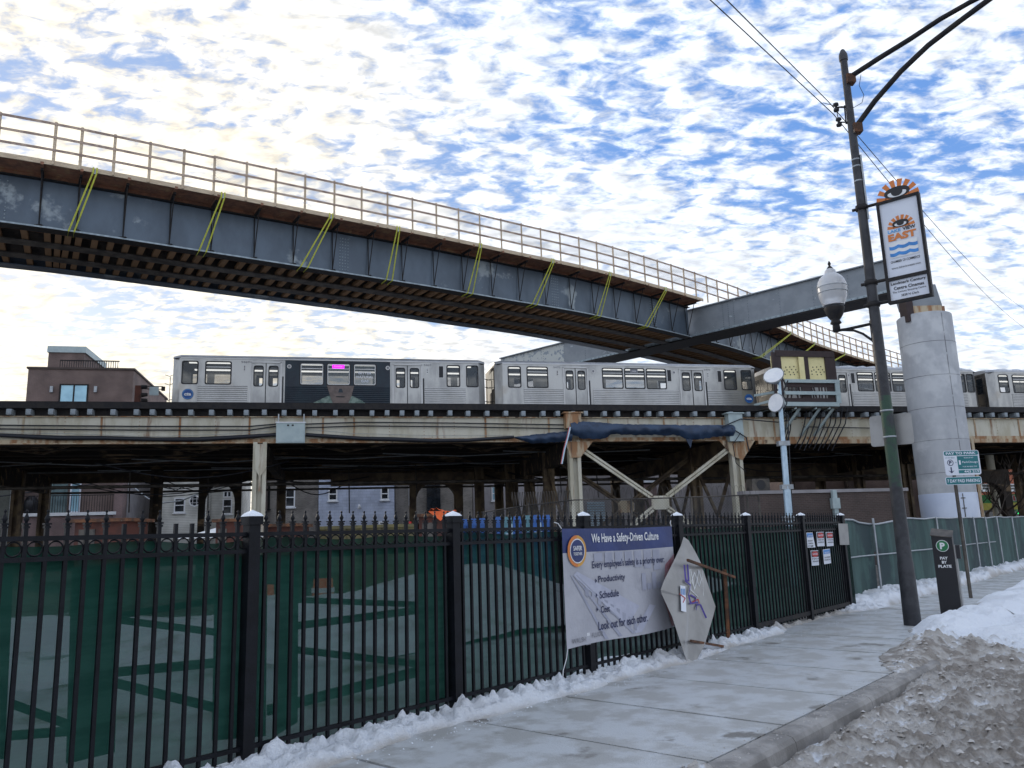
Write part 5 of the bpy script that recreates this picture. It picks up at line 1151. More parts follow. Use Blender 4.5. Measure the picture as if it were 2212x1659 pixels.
    # windows: frame and glass per opening, near side, and one glazing strip for the far side
    for i, (a, b_) in enumerate(wins):
        q = MB(); mm_ = 'ribs' if (wrap and wrap[0] < a < wrap[1]) else 'gasket'
        gasket(q, a, b_, WB, WT, -.012, 'gasket'); 
        if b_-a > .8:
            q.box(a, b_, -.008, .012, 9.58, 9.615, 'ribs' if i != 0 else 'gasket')
            if mm_ == 'ribs': gasket(q, a+.03, b_-.03, WB+.03, WT-.03, -.014, 'ribs', .012, .02, .08)
        wo_ = q.build('window', 'gasket', t); q = MB(); q.add([(a, .02, WB), (b_, .02, WB), (b_, .02, WT), (a, .02, WT)], [(0, 1, 2, 3)]); q.build('pane', 'wrapglass' if i in wglass else 'glass', wo_)
    q = MB()
    for a, b_ in wins: q.add([(a, W2-.02, WB), (b_, W2-.02, WB), (b_, W2-.02, WT), (a, W2-.02, WT)], [(0, 1, 2, 3)])
    q.build('far_glazing', 'glass', t)
    for a, b_ in doors:
        m_ = (a+b_)/2
        for (u0, u1) in ((a+.02, m_-.018), (m_+.018, b_-.02)):
            q = MB(); w0, w1 = u0+.12, u1-.11; wallp(q, u0, u1, ZS, 9.82, [(w0, w1, 8.76, 9.68)], .03, lambda x, z: 'stainless'); gasket(q, w0, w1, 8.76, 9.68, .02, 'gasket', .03, .015, .12)
            dl = q.build('door', 'stainless', t, fix=False); q = MB(); q.add([(w0, .045, 8.76), (w1, .045, 8.76), (w1, .045, 9.68), (w0, .045, 9.68)], [(0, 1, 2, 3)]); q.build('pane', 'glass', dl)
        q = MB(); q.box(m_-.018, m_+.018, .015, .03, ZS, 9.82, 'gasket'); q.box(a-.05, a+.02, -.02, .03, ZS, 9.87, 'ribs'); q.box(b_-.02, b_+.05, -.02, .03, ZS, 9.87, 'ribs'); q.box(a-.05, b_+.05, -.02, .03, 9.82, 9.88, 'ribs'); q.box(b_+.07, b_+.13, -.03, 0, ZS, 9.2, 'gasket'); q.build('door_frame', 'ribs', t)
        q = MB(); wallp(q, a, b_, ZS, 9.82, [(a+.14, m_-.13, 8.76, 9.68), (m_+.13, b_-.14, 8.76, 9.68)], W2-.03, lambda x, z: 'interior'); q.build('far_door', 'interior', t, fix=False)
    for a, b_ in corr:
        q = MB(); nv = bool(wrap and wrap[0]-.1 < a < wrap[1]); z = ZS+.03
        while z < 8.72: q.add([(a, 0, z), (b_, 0, z), (b_, -.022, z+.022), (a, -.022, z+.022), (a, -.022, z+.05), (b_, -.022, z+.05), (b_, 0, z+.06), (a, 0, z+.06)], [(0, 1, 2, 3), (3, 2, 5, 4), (4, 5, 6, 7)], None); z += .09
        q.build('fluted_panel', 'navy' if nv else 'ribs', t)
    q = MB(); q.box(tpn, L_-tpn, -.03, 0, ZS-.03, ZS+.015); q.build('sill', 'ribs', t)
    q = MB(); q.box(.3, L_-.3, .1, W2-.1, 7.45, ZS-.03)
    for tx in (2.2, L_-2.2):
        q.box(tx-1.1, tx+1.1, .4, W2-.4, 7.42, 7.6)
    q.build('underframe', 'blacksteel', t)
    for tx in (1.35, 3.05, L_-3.05, L_-1.35):
        q = MB(); q.tube([(tx, .55, 7.78), (tx, W2-.55, 7.78)], .05, 8); 
        for yy in (.62, W2-.72): q.tube([(tx, yy, 7.78), (tx, yy+.1, 7.78)], .33, 20)
        q.build('wheelset', 'blacksteel', t)
    for (a, z0_, z1_) in slots: q = MB(); q.box(a-.03, a+.23, -.012, .0, z0_-.03, z1_+.03, 'ribs'); q.box(a, a+.20, -.018, -.012, z0_, z1_, 'redbrown' if False else 'gasket'); q.build('side_marker_slot', 'gasket', t)
    q = MB()
    for a, s_ in nums: put_text(q, s_, (a, -.005, 9.80), X, Z, .36, .10, 'inkgrey', .02)
    if nums: q.build('car_number', 'inkgrey', t)
    for a in dots:
        q = MB(); q.poly(rrect([(a-.045, -.012, 9.42), (a+.045, -.012, 9.42), (a+.045, -.012, 9.72), (a-.045, -.012, 9.72)], .04), (0, .012, 0), 'ribs')
        for k2 in range(3): disc(q, (a, -.016, 9.49+.08*k2), Vector(X), Vector(Z), .025, .025, 'ink', 10)
        q.build('door_indicator', 'ribs', t)
    for a in lamps: q = MB(); ring(q, (a, -.014, 9.68), Vector(X), Vector(Z), .06, .10, 'ribs', 16); disc(q, (a, -.012, 9.68), Vector(X), Vector(Z), .07, .07, 'inkgrey', 16); q.build('speaker_disc', 'ribs', t)
    if logo is not None:
        q = MB(); disc(q, (logo, -.026, 8.35), Vector(X), Vector(Z), .24, .24, 'ctablue', 28); ring(q, (logo, -.029, 8.35), Vector(X), Vector(Z), .20, .215, 'cyan', 28); put_text(q, 'cta', (logo-.15, -.031, 8.28), X, Z, .30, .14, 'white', .05); q.build('roundel', 'ctablue', t)
    if led: q = MB(); q.box(led[0], led[1], -.004, .01, 9.62, 9.82, led[2]); put_text(q, 'Loop', (led[0]+.10, -.008, 9.67), X, Z, led[1]-led[0]-.2, .09, 'white', .02); q.build('destination_display', led[2], t)
    return t
a0 = -15.46
ca = car(a0, 14.16, [(x-a0, y_-a0) for x, y_ in ((-15.03, -14.39), (-14.05, -12.98), (-9.96, -8.92), (-8.76, -7.72), (-7.55, -6.53), (-3.17, -2.57), (-2.22, -1.68))], [(-12.12-a0, -10.82-a0), (-5.72-a0, -4.40-a0)],
    [(-14.36-a0, -12.25-a0), (-10.6-a0, -5.9-a0), (-4.30-a0, -2.29-a0)], (-10.63-a0, -5.87-a0), [(-3.56-a0, 9.25, 9.80)], -14.76-a0, [(-12.55-a0, '5469'), (-4.28-a0, '5469')], [-12.4-a0, -4.12-a0], [-10.45-a0, -5.98-a0],
    'silver train car with a navy advert showing a face, leftmost car on the elevated line', led=(-8.53-a0, -7.98-a0, 'magenta'), wglass=(3, 4), endl='light')
# the printed advert: a face across the middle of the navy panel and three words
q = MB(); fx0 = -8.15-a0; yv = -.030
q.poly([(fx0-1.45, yv, ZS+.02), (fx0+1.25, yv, ZS+.02), (fx0+1.0, yv, 8.10), (fx0+.55, yv, 8.32), (fx0-.55, yv, 8.32), (fx0-1.1, yv, 8.05)], m='jacket')
q.poly([(fx0-.30, yv-.002, ZS+.02), (fx0+.32, yv-.002, ZS+.02), (fx0+.50, yv-.002, 8.30), (fx0+.60, yv-.002, 8.72), (fx0+.62, yv-.002, 8.80), (fx0-.62, yv-.002, 8.80), (fx0-.58, yv-.002, 8.70), (fx0-.46, yv-.002, 8.28)], m='skin')
disc(q, (fx0, yv-.004, 8.28), Vector(X), Vector(Z), .22, .035, 'ink', 16); q.poly([(fx0-.10, yv-.004, 8.48), (fx0+.12, yv-.004, 8.48), (fx0+.06, yv-.004, 8.66), (fx0-.05, yv-.004, 8.66)], m='navy')
q.build('advert_portrait', 'skin', ca)
q = MB()
for s_, z_, w_2 in (('BETTER', 9.36, .60), ('NATURAL', 9.17, .78), ('GAS', 8.98, .34)): put_text(q, s_, (-7.04-a0-w_2/2, .012, z_), X, Z, w_2, .12, 'signwhite', .02)
q.build('advert_words', 'signwhite', ca)
b0 = -.80
cb_ = car(b0, 14.03, [(x-b0, y_-b0) for x, y_ in ((-.17, .44), (.78, 1.81), (4.67, 5.72), (5.85, 6.89), (7.02, 8.06), (11.32, 11.98), (12.30, 12.85))], [(2.64-b0, 3.86-b0), (8.85-b0, 10.17-b0)],
    [(.58-b0, 2.58-b0), (4.13-b0, 8.72-b0), (10.29-b0, 12.25-b0)], None, [(8.15-b0, 9.22, 9.80), (10.95-b0, 9.22, 9.80)], 12.62-b0, [(2.12-b0, '5470'), (10.2-b0, '5470')], [2.32-b0, 10.4-b0], [4.18-b0, 8.52-b0],
    'plain silver train car, second from the left, between the advert car and the yellow boards', led=(6.15-b0, 6.55-b0, 'inkgrey'))
c0 = 14.4
cc_ = car(c0, 12.6+.0, [(x-c0, y_-c0) for x, y_ in ((15.0, 15.6), (19.21, 20.16), (20.31, 21.23), (21.38, 22.3), (25.47, 26.08), (26.2, 26.62))], [(17.3-c0, 18.6-c0), (23.1-c0, 24.4-c0)],
    [(15.7-c0, 17.1-c0), (18.8-c0, 22.9-c0), (24.6-c0, 26.1-c0)], None, [(18.82-c0, 9.25, 9.80)], None, (), (), [18.72-c0-.05], 'silver train car with snow on its roof, partly behind the pole and concrete column', snowy=True)
d0 = 27.75
car(d0, 14.0, [(x-d0, y_-d0) for x, y_ in ((28.34, 28.97), (29.29, 30.3), (33.4, 34.4), (34.6, 35.6), (39.5, 40.1))], [(31-d0, 32.3-d0), (37-d0, 38.3-d0)], [(29.1-d0, 30.9-d0), (32.5-d0, 36.8-d0)], None, (), None, (), (), (), 'silver train car at the right edge, seen past the right side of the concrete column', snowy=True)
# ------------------------------------------------------------------ signal, platform with yellow boards
sg_ = thing('track_signal', 'dark railway signal with hoods and a thin arm holding a small plate, before the train', 'signal', TO, tz)
def TPX(x_, y_, n): s_, z_ = tpx(x_, y_, n); return Vector((s_, n, z_))
a, b_ = TPX(300, 834, 0), TPX(300, 878, 0); q = MB(); q.box(a.x-.12, a.x+.12, -.15, .1, b_.z, a.z); q.build('head', 'rustbox', sg_)
for yy in (838, 855, 867): v = TPX(308, yy, 0); q = MB(); q.tube([(v.x, -.2, v.z), (v.x+.24, -.2, v.z+.02)], [.10, .07], 10); q.build('hood', 'blacksteel', sg_)
q = MB(); q.tube([TPX(304, 834, 0), TPX(352, 835, 0)], .02, 6); q.tube([TPX(312, 840, 0), TPX(352, 841, 0)], .02, 6); q.build('arm', 'blacksteel', sg_)
v = TPX(333, 845, 0); q = MB(); q.cbox((v.x, -.03, v.z), (.38, .03, .38)); q.build('plate', 'boxgrey', sg_)
v = TPX(353, 840, 0); q = MB(); q.cbox((v.x, -.03, v.z), (.14, .12, .18)); q.build('lamp', 'blacksteel', sg_)
def C3(x_, y_): return (1618.4+x_*.1819, 630.9+y_*.1819)
yb3 = thing('board_platform', 'grey steel side platform carrying two pale yellow boards in a dark frame beside the train', 'platform', TO, tz)
NB = -2.6
def B3(q, xa, ya_, xb, yb2, m=None, n=NB, th=.08):
    a = TPX(*C3(xa, yb2), n); b_ = TPX(*C3(xb, ya_), n); q.box(min(a.x, b_.x), max(a.x, b_.x), n, n+th, min(a.z, b_.z), max(a.z, b_.z), m)
for xa, xb in ((320, 368), (642, 690), (955, 1008)): q = MB(); B3(q, xa, 715, xb, 1300); q.build('frame_post', 'boardframe', yb3)
q = MB(); B3(q, 318, 705, 1000, 760, None, NB-.02); q.build('frame_top', 'boardframe', yb3)
q = MB(); B3(q, 440, 1080, 1040, 1125, None, NB-.02); q.build('frame_middle', 'boardframe', yb3)
q = MB(); B3(q, 440, 1262, 1040, 1300, None, NB-.02); q.build('frame_bottom', 'boardframe', yb3)
for xa, xb in ((366, 640), (688, 957)):
    q = MB(); B3(q, xa, 772, xb, 1040, None, NB+.09, .04); bd = q.build('yellow_board', 'board', yb3); q = MB()
    for kx, ky in ((.25, .45), (.42, .44), (.6, .42), (.3, .57), (.5, .55), (.68, .56), (.2, .62), (.4, .66), (.58, .68), (.75, .66), (.22, .76), (.45, .78), (.62, .77)):
        v = TPX(*C3(xa+(xb-xa)*kx, 772+268*ky), NB+.085); q.cbox(v, (.05, .02, .05))
    q.build('bolt_hole', 'ink', bd)
q = MB(); B3(q, 275, 760, 318, 1000, None, NB+.3, .05); B3(q, 612, 772, 645, 1040, None, NB-.05, .05); q.build('edge_board', 'board', yb3)
for ya_, yb2, e in ((1042, 1072, -.12), (1182, 1215, -.12), (1308, 1352, -.14)): q = MB(); B3(q, 430, ya_, 1072, yb2, None, NB+e, .08); q.build('rail', 'boxgrey', yb3)
q = MB(); B3(q, 1046, 1072, 1072, 1320, None, NB-.11, .07); q.build('rail_post', 'boxgrey', yb3)
for xa, xb in ((470, 455), (510, 500), (555, 580), (590, 620), (740, 770), (765, 800), (830, 838), (862, 868), (900, 912), (930, 945)):
    q = MB(); a = TPX(*C3(xa, 1130), NB); b_ = TPX(*C3(xb, 1260), NB); q.bar(a, b_, .05, .06); q.build('batten', 'boardframe', yb3)
for ya_, yb2 in ((1230, 1170), (1345, 1250), (1440, 1330)): q = MB(); q.bar(TPX(*C3(60, ya_), -1.2), TPX(*C3(420, yb2), NB), .08, .12); q.build('side_rail', 'boxgrey', yb3)
q = MB(); a = TPX(*C3(60, 1430), -1.2); b_ = TPX(*C3(1060, 1350), NB); q.box(a.x, b_.x, NB, -1.3, b_.z-.12, b_.z-.06); q.build('deck', 'grime', yb3)
for xa in (600, 840, 1000):
    q = MB(); a = TPX(*C3(xa, 1380), NB+.1); q.bar(a, (a.x-.6, -1.55, 6.2), .12, .10); q.bar((a.x-.3, NB, a.z), (a.x+.1, -1.5, a.z), .12, .10); q.build('support_bracket', 'boxgrey', yb3)
fc = thing('feeder_cables', 'cluster of black feeder cables dropping from the side platform over the rusty girder', 'cables', TO, tz)
for k in range(9):
    x_ = 1735+k*11; q = MB(); q.tube([TPX(x_+8, 880, -2.0), TPX(x_+3, 915, -1.9), TPX(x_-6-k*.8, 945, -1.85), TPX(x_-18-k, 968+3*(k % 3), -1.6)], .03, 6); q.build('cable', 'cable', fc)
for k in range(3): q = MB(); q.tube([TPX(1700+k*5, 880, -2.0), TPX(1697+k*5, 930, -1.9), TPX(1690+k*4, 962, -1.6)], .03, 6); q.build('cable', 'cable', fc)
# ------------------------------------------------------------------ buildings beyond the line (fronts parallel to the track)
def bpx(x_, y_, n): return tpx(x_, y_, n)
def bldg(name, label, n, xl, xr, zt, m, depth=12, yref=1080, cat='building', parapet=None):
    s0, s1 = bpx(xl, yref, n)[0], bpx(xr, yref, n)[0]
    t = thing(name, label, cat, TP(s0, n, 0), tz); L_ = s1-s0
    q = MB(); q.box(0, L_, 0, depth, -.1, zt); q.build('wall', m, t)
    if parapet: q = MB(); q.box(-.12, L_+.12, -.12, depth+.1, zt, zt+.18); q.build('parapet_cap', parapet, t)
    return t, s0, L_
def window(t, s0, n, x0_, y0_, x1_, y1_, fm='white', gm='darkglass', split='h', pr=.06, sill=True):
    a, b_ = bpx(x0_, y1_, n), bpx(x1_, y0_, n); X0, X1, Z0, Z1 = a[0]-s0, b_[0]-s0, a[1], b_[1]; w = .10
    q = MB(); q.box(X0, X0+w, -pr, 0, Z0, Z1); q.box(X1-w, X1, -pr, 0, Z0, Z1); q.box(X0+w, X1-w, -pr, 0, Z1-w, Z1); q.box(X0+w, X1-w, -pr, 0, Z0, Z0+w)
    if split == 'h': zm = (Z0+Z1)/2; q.box(X0+w, X1-w, -pr+.015, 0, zm-.04, zm+.04)
    if split == 'v': xm = (X0+X1)/2; q.box(xm-.05, xm+.05, -pr+.015, 0, Z0+w, Z1-w)
    if sill: q.box(X0-.08, X1+.08, -pr-.06, -.0, Z0-.10, Z0)
    wf = q.build('window', fm, t)
    q = MB(); q.add([(X0+w, -.012, Z0+w), (X1-w, -.012, Z0+w), (X1-w, -.012, Z1-w), (X0+w, -.012, Z1-w)], [(0, 1, 2, 3)]); q.build('pane', gm, wf); return wf
# brown brick flats on the left, rising above the track
n = 27; zt = bpx(170, 798, n)[1]; s0, s1 = bpx(57, 850, n)[0], bpx(286, 850, n)[0]; sl = bpx(20, 1080, n)[0]
bt_ = thing('brick_apartment_block', 'brown brick apartment block with a stair penthouse on its roof, left end beyond the tracks', 'building', TP(s0, n, 0), tz); Lb = s1-s0
q = MB(); q.box(0, Lb, 0, 13, bpx(57, 872, n)[1], zt); q.build('upper_wall', 'b_brown', bt_)
q = MB(); q.box(sl-s0, Lb, -.6, 13, -.1, bpx(57, 872, n)[1]); q.build('lower_wall', 'b_brown', bt_)
q = MB(); q.box(-.1, Lb+.1, -.1, 13.1, zt, zt+.14); q.build('parapet_cap', 'b_dark', bt_)
pa = bpx(98, 850, n+3)[0]-s0; pb_ = bpx(176, 850, n+3)[0]-s0; zp = bpx(120, 748, n+3)[1]
q = MB(); q.box(pa, pb_, 3, 9, zt-.1, zp-.5); q.build('penthouse', 'b_brown', bt_)
q = MB(); q.box(pa-.08, pb_+.12, 2.9, 9.1, zp-.5, zp); q.build('penthouse_roof_edge', 'boxgrey', bt_)
q = MB(); ra, rb_ = bpx(128, 800, n+.5)[0]-s0, bpx(257, 800, n+.5)[0]-s0; q.box(ra, rb_, .5, .56, zt+.75, zt+.83); q.box(ra, rb_, .5, .56, zt+.15, zt+.2); x = ra
while x < rb_: q.box(x, x+.04, .5, .54, zt+.14, zt+.8); x += .16
q.build('roof_railing', 'blacksteel', bt_)
window(bt_, s0, n, 126, 830, 192, 874, 'blacksteel', 'blueglass', 'v', .06, False)
for x_ in (112, 207): v = bpx(x_, 842, n); q = MB(); q.box(v[0]-s0-.1, v[0]-s0+.1, -.15, 0, v[1]-.2, v[1]+.25); q.build('wall_lamp', 'galv', bt_)
n2 = n-.6
for xa, xb in ((27, 48), (254, 272)): a, b_ = bpx(xa, 1080, n2)[0]-s0, bpx(xb, 1080, n2)[0]-s0; q = MB(); q.box(a, b_, -1.6, -.61, -.1, 9.5); q.build('side_pier', 'b_pink', bt_)
q = MB(); a, b_ = bpx(40, 1115, n2)[0]-s0, bpx(258, 1115, n2)[0]-s0; q.box(a, b_, -1.5, -.61, -.1, bpx(150, 1116, n2)[1]); q.build('balcony_front', 'b_pink', bt_)
q = MB(); z_ = bpx(150, 1112, n2)[1]; q.box(a, b_, -1.62, -.61, z_-.1, z_+.12); q.build('balcony_slab', 'white', bt_)
q = MB(); zr_ = bpx(150, 1073, n2)[1]; q.box(a, b_, -1.56, -1.5, zr_, zr_+.06); x = a
while x < b_: q.box(x, x+.03, -1.55, -1.52, z_+.1, zr_); x += .17
q.build('balcony_railing', 'blacksteel', bt_)
w_ = window(bt_, s0, n2, 108, 1040, 148, 1108, 'greyglass', 'greyglass', 'n', .10, False); w_.location = (0, -.6, 0)
w_ = window(bt_, s0, n2, 149, 1040, 177, 1108, 'signwhite', 'blueglass', 'n', .10, False); w_.location = (0, -.6, 0)
v = bpx(72, 1095, n2); q = MB(); q.lathe([(.25, -.7), (.5, -.2), (.52, .3), (.3, .65), (.05, .75)], 14, (v[0]-s0, -1.1, v[1])); q.build('covered_grill', 'ink', bt_)
q = MB(); q.box(Lb, Lb+.05, .2, 13, -.1, 9.5); q.build('side_render', 'palewall', bt_)
t, s0_, L_ = bldg('olive_wall_house', 'dull olive rendered house wall at the far left edge under the tracks', 25, -60, 24, 9.5, 'olive'); q = MB(); q.tube([(L_+.05, -.1, -.1), (L_+.05, -.1, 9.5)], .09, 8); q.build('downpipe', 'galv', t)
t, s0_, L_ = bldg('narrow_brick_house', 'narrow reddish brick house with white cross-framed windows, set back beside the brown flats', 38, 295, 350, 12, 'b_pink')
for y0_, y1_ in ((1040, 1071), (1087, 1127)): window(t, s0_, 38, 313, y0_, 330, y1_, 'white', 'darkglass', 'v')
t, s0_, L_ = bldg('cream_sided_house', 'cream sided house with a small octagonal window, between dark columns under the tracks', 30, 346, 446, 10.2, 'siding')
window(t, s0_, 30, 375, 1075, 401, 1108)
v = bpx(421, 1082, 30); q = MB(); disc(q, (v[0]-s0_, -.04, v[1]), Vector(X), Vector(Z), .48, .48, 'white', 8); disc(q, (v[0]-s0_, -.06, v[1]), Vector(X), Vector(Z), .36, .36, 'darkglass', 8)
for dx in (-.15, .15): q.cbox((v[0]-s0_+dx, -.07, v[1]), (.03, .01, .6), 'white'); q.cbox((v[0]-s0_, -.07, v[1]+dx), (.6, .01, .03), 'white')
q.build('octagonal_window', 'white', t)
t, s0_, L_ = bldg('pale_sided_house', 'pale sided house with a tall sash window seen through the left arch', 33, 449, 512, 10.5, 'siding')
window(t, s0_, 33, 480, 1077, 502, 1111); window(t, s0_, 33, 482, 1060, 501, 1075, 'white', 'darkglass', 'v', .06, False)
t, s0_, L_ = bldg('grey_brick_house', 'yellow-grey brick house with snow on its window sill, right of the cream column', 27, 575, 687, 10, 'b_grey')
window(t, s0_, 27, 615, 1053, 638, 1096); window(t, s0_, 27, 568+10, 1050, 582+2, 1100, 'blacksteel')
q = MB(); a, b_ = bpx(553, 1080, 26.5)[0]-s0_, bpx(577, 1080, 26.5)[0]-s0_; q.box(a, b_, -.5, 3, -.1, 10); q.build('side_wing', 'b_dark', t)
t, s0_, L_ = bldg('pale_block_building', 'pale blue-white painted blockwork building under the middle of the tracks', 26, 688, 852, 10, 'block')
window(t, s0_, 26, 709, 1053, 729, 1082, pr=.07); window(t, s0_, 26, 822, 1053, 840, 1080, pr=.07); window(t, s0_, 26, 818, 1126, 836, 1140, pr=.05)
q = MB(); v = bpx(776, 1094, 26); q.lathe([(.05, -.2), (.16, -.15), (.06, .15)], 10, (v[0]-s0_, -.2, v[1])); q.build('flood_lamp', 'white', t)
t, s0_, L_ = bldg('dark_brick_house', 'dark grey-brown brick house seen through the right-hand arch', 27.5, 854, 1020, 10, 'b_grey')
window(t, s0_, 27.5, 883, 1050, 889, 1092, sill=False); q = MB(); a, b_ = bpx(921, 1080, 27.5)[0]-s0_, bpx(950, 1080, 27.5)[0]-s0_; q.box(a, b_, -.4, 0, -.1, 8); q.build('dark_bay', 'darkglass', t)
t, s0_, L_ = bldg('pink_grey_building', 'tall plain pinkish-grey rendered building behind the brown trestle columns', 34, 1022, 1190, 11, 'palewall')
window(t, s0_, 34, 1062, 1050, 1078, 1082, 'white', 'blueglass')
ztb = bpx(1300, 1018, 22)[1]
t, s0_, L_ = bldg('shuttered_shed', 'shed with pale ribbed metal shutter behind the second crossed brace', 22, 1205, 1372, ztb, 'palewall', 6)
q = MB(); a, b_ = bpx(1268, 1100, 22)[0]-s0_, bpx(1306, 1100, 22)[0]-s0_; z = .2
while z < 4.0: q.box(a, b_, -.08, -.02, z, z+.14); z += .19
q.build('ribbed_shutter', 'silver', t)
t, s0_, L_ = bldg('corrugated_grey_wall', 'long low grey corrugated wall running behind the crossed braces', 30, 1360, 1705, bpx(1500, 1021, 30)[1], 'palewall', 3, cat='wall')
q = MB(); x = 0
while x < L_: q.box(x, x+.12, -.06, -.01, 0, bpx(1500, 1022, 30)[1]); x += .5
q.build('ribs', 'palewall', t)
t, s0_, L_ = bldg('brick_chimney_stub', 'short brick stub with a snowy white cap behind the crossed brace', 24, 1392, 1420, bpx(1405, 1044, 24)[1], 'b_pink', 1.4, cat='brick pier')
q = MB(); q.box(-.1, L_+.1, -.1, 1.5, bpx(1405, 1044, 24)[1], bpx(1405, 1037, 24)[1]); q.build('snow_cap', 'snow', t)
t, s0_, L_ = bldg('brown_brick_warehouse', 'brown brick warehouse in shadow under the tracks behind the silver light mast', 19.5, 1700, 2075, 5.9, 'b_brown', 8)
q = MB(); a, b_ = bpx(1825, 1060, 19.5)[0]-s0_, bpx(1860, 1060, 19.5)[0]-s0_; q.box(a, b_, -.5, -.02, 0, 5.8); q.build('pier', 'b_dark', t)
q = MB()
for xa, xb, ya_, yb2 in ((1700, 1790, 1010, 1016), (1880, 1900, 1012, 1018)):
    a = bpx(xa, yb2, 19.4); b_ = bpx(xb, ya_, 19.4); q.box(a[0]-s0_, b_[0]-s0_, -.1, -.04, a[1], b_[1])
q.build('snowy_ledge', 'snow', t)
wl = thing('low_brick_wall', 'low dark brown brick wall with a stone coping, right of the cream trestle column', 'wall', TP(bpx(1608, 1090, -6)[0], -6, 0), tz)
L_ = bpx(1962, 1090, -6)[0]-bpx(1608, 1090, -6)[0]; zt = bpx(1700, 1066, -6)[1]
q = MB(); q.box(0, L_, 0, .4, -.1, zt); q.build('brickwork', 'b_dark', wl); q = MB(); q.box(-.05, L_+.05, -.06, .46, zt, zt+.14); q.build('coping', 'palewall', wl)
q = MB(); a = bpx(1806, 1090, -6.2)[0]-bpx(1608, 1090, -6)[0]; q.box(a-.1, a+.1, -.2, -.05, .0, zt+.1, None); q.box(a-.18, a+.18, -.25, -.05, zt-.7, zt-.25); q.build('meter_box', 'boxgrey', wl)
ac = thing('air_conditioner', 'dark boxy air-conditioning unit standing on the low brick wall beside the trestle column', 'air conditioner', TP(bpx(1645, 1060, -5.9)[0], -5.8, zt+.14), tz)
q = MB(); q.box(-.42, .42, -.1, .4, 0, .52); q.build('casing', 'grime', ac); q = MB(); ring(q, (0, -.11, .26), Vector(X), Vector(Z), .17, .21, 'ink', 20); disc(q, (0, -.105, .26), Vector(X), Vector(Z), .17, .17, 'ink'); q.build('fan_opening', 'ink', ac)
# blue shed with a dark frame etc behind the green fence at the right end: shop and red building
n = 16; t, s0_, L_ = bldg('orange_brick_building', 'orange-red building far right beyond the shop', 30, 2085, 2330, 7.0, 'b_red', 8)
for xa in (2120, 2150, 2182): window(t, s0_, 30, xa, 1045, xa+14, 1060, 'white', 'darkglass')
n = 20; sh = thing('corner_shop', 'shop with a green and yellow fascia with red-outlined lettering at the right edge', 'shop', TP(bpx(2100, 1090, n)[0], n, 0), tz); s0_ = bpx(2100, 1090, n)[0]; L_ = bpx(2330, 1090, n)[0]-s0_
zf0, zf1, zf2 = bpx(2170, 1101, n)[1], bpx(2170, 1086, n)[1], bpx(2170, 1068, n)[1]
q = MB(); q.box(0, L_, .1, 8, -.1, zf0); q.build('wall', 'palewall', sh); q = MB(); q.box(0, L_, 0, 8, zf1, zf2); q.build('green_fascia', 'shopgreen', sh); q = MB(); q.box(0, L_, -.05, 8, zf0, zf1); q.build('yellow_band', 'shopyellow', sh)
a = bpx(2189, 1080, n)[0]-s0_; q = MB(); put_text(q, 'Irie', (a-.06, -.02, zf1+.10), X, Z, 1.55, (zf2-zf1)*.72, 'white', .05); put_text(q, 'Irie', (a, -.04, zf1+.15), X, Z, 1.43, (zf2-zf1)*.62, 'red', .01); q.build('lettering', 'red', sh)
q = MB(); q.box(.5, L_-.5, .02, .1, .2, zf0-.15); q.build('shop_window', 'darkglass', sh)
a, b_ = bpx(2198, 1110, n), bpx(2215, 1103, n); q = MB(); q.box(a[0]-s0_, b_[0]-s0_, -.03, .0, a[1], b_[1]); q.build('green_led_sign', 'greenled', sh)
lp = thing('shop_pole', 'pale thick pole standing in front of the corner shop', 'pole', ony(2155, 1110, 48)); lp.location.z = 0
q = MB(); q.tube([(0, 0, -.1), (0, 0, 5.6)], .24, 10); q.build('shaft', 'shopyellow' if 0 else 'cream', lp)
def tree(loc, h, seed, label, sp=.9, lean=0):
    rnd = random.Random(seed); t = thing('bare_tree', label, 'tree', loc, 0, 'bare winter trees by the shop'); q = MB()
    q.tube([(0, 0, -.1), (.05, 0, h*.3), (lean*.5, .1, h*.55)], [.16, .12, .09], 8); q.build('trunk', 'bark', t); q = MB()
    def br(p, d, l, r_, k):
        pts = [p]; 
        for i in range(3): d = (d+Vector((rnd.uniform(-.25, .25), rnd.uniform(-.25, .25), rnd.uniform(-.1, .2)))).normalized(); pts.append(pts[-1]+d*l/3)
        q.tube(pts, [r_, r_*.85, r_*.7, r_*.5], 5)
        if k:
            for _ in range(3): br(pts[rnd.choice((2, 3))], (d+Vector((rnd.uniform(-sp, sp), rnd.uniform(-sp, sp), rnd.uniform(-.2, .6)))).normalized(), l*.7, r_*.5, k-1)
    for i in range(4): br(Vector((lean*.4, .08, h*(.35+.06*i))), Vector((math.cos(i*1.7), math.sin(i*1.7), .9)).normalized(), h*.4, .06, 3)
    q.build('crown', 'bark', t)
for (x_, Y_, h, sd_, lab, ln) in ((2125, 42, 3.9, 3, 'bare dark winter tree leaning left of the pale pole by the shop', .5), (2180, 46, 4.2, 5, 'bare dark winter tree right of the pale pole by the shop', -.2)):
    v = ony(x_, 1110, Y_); tree((v.x, v.y, 0), h, sd_, lab, .9, ln)
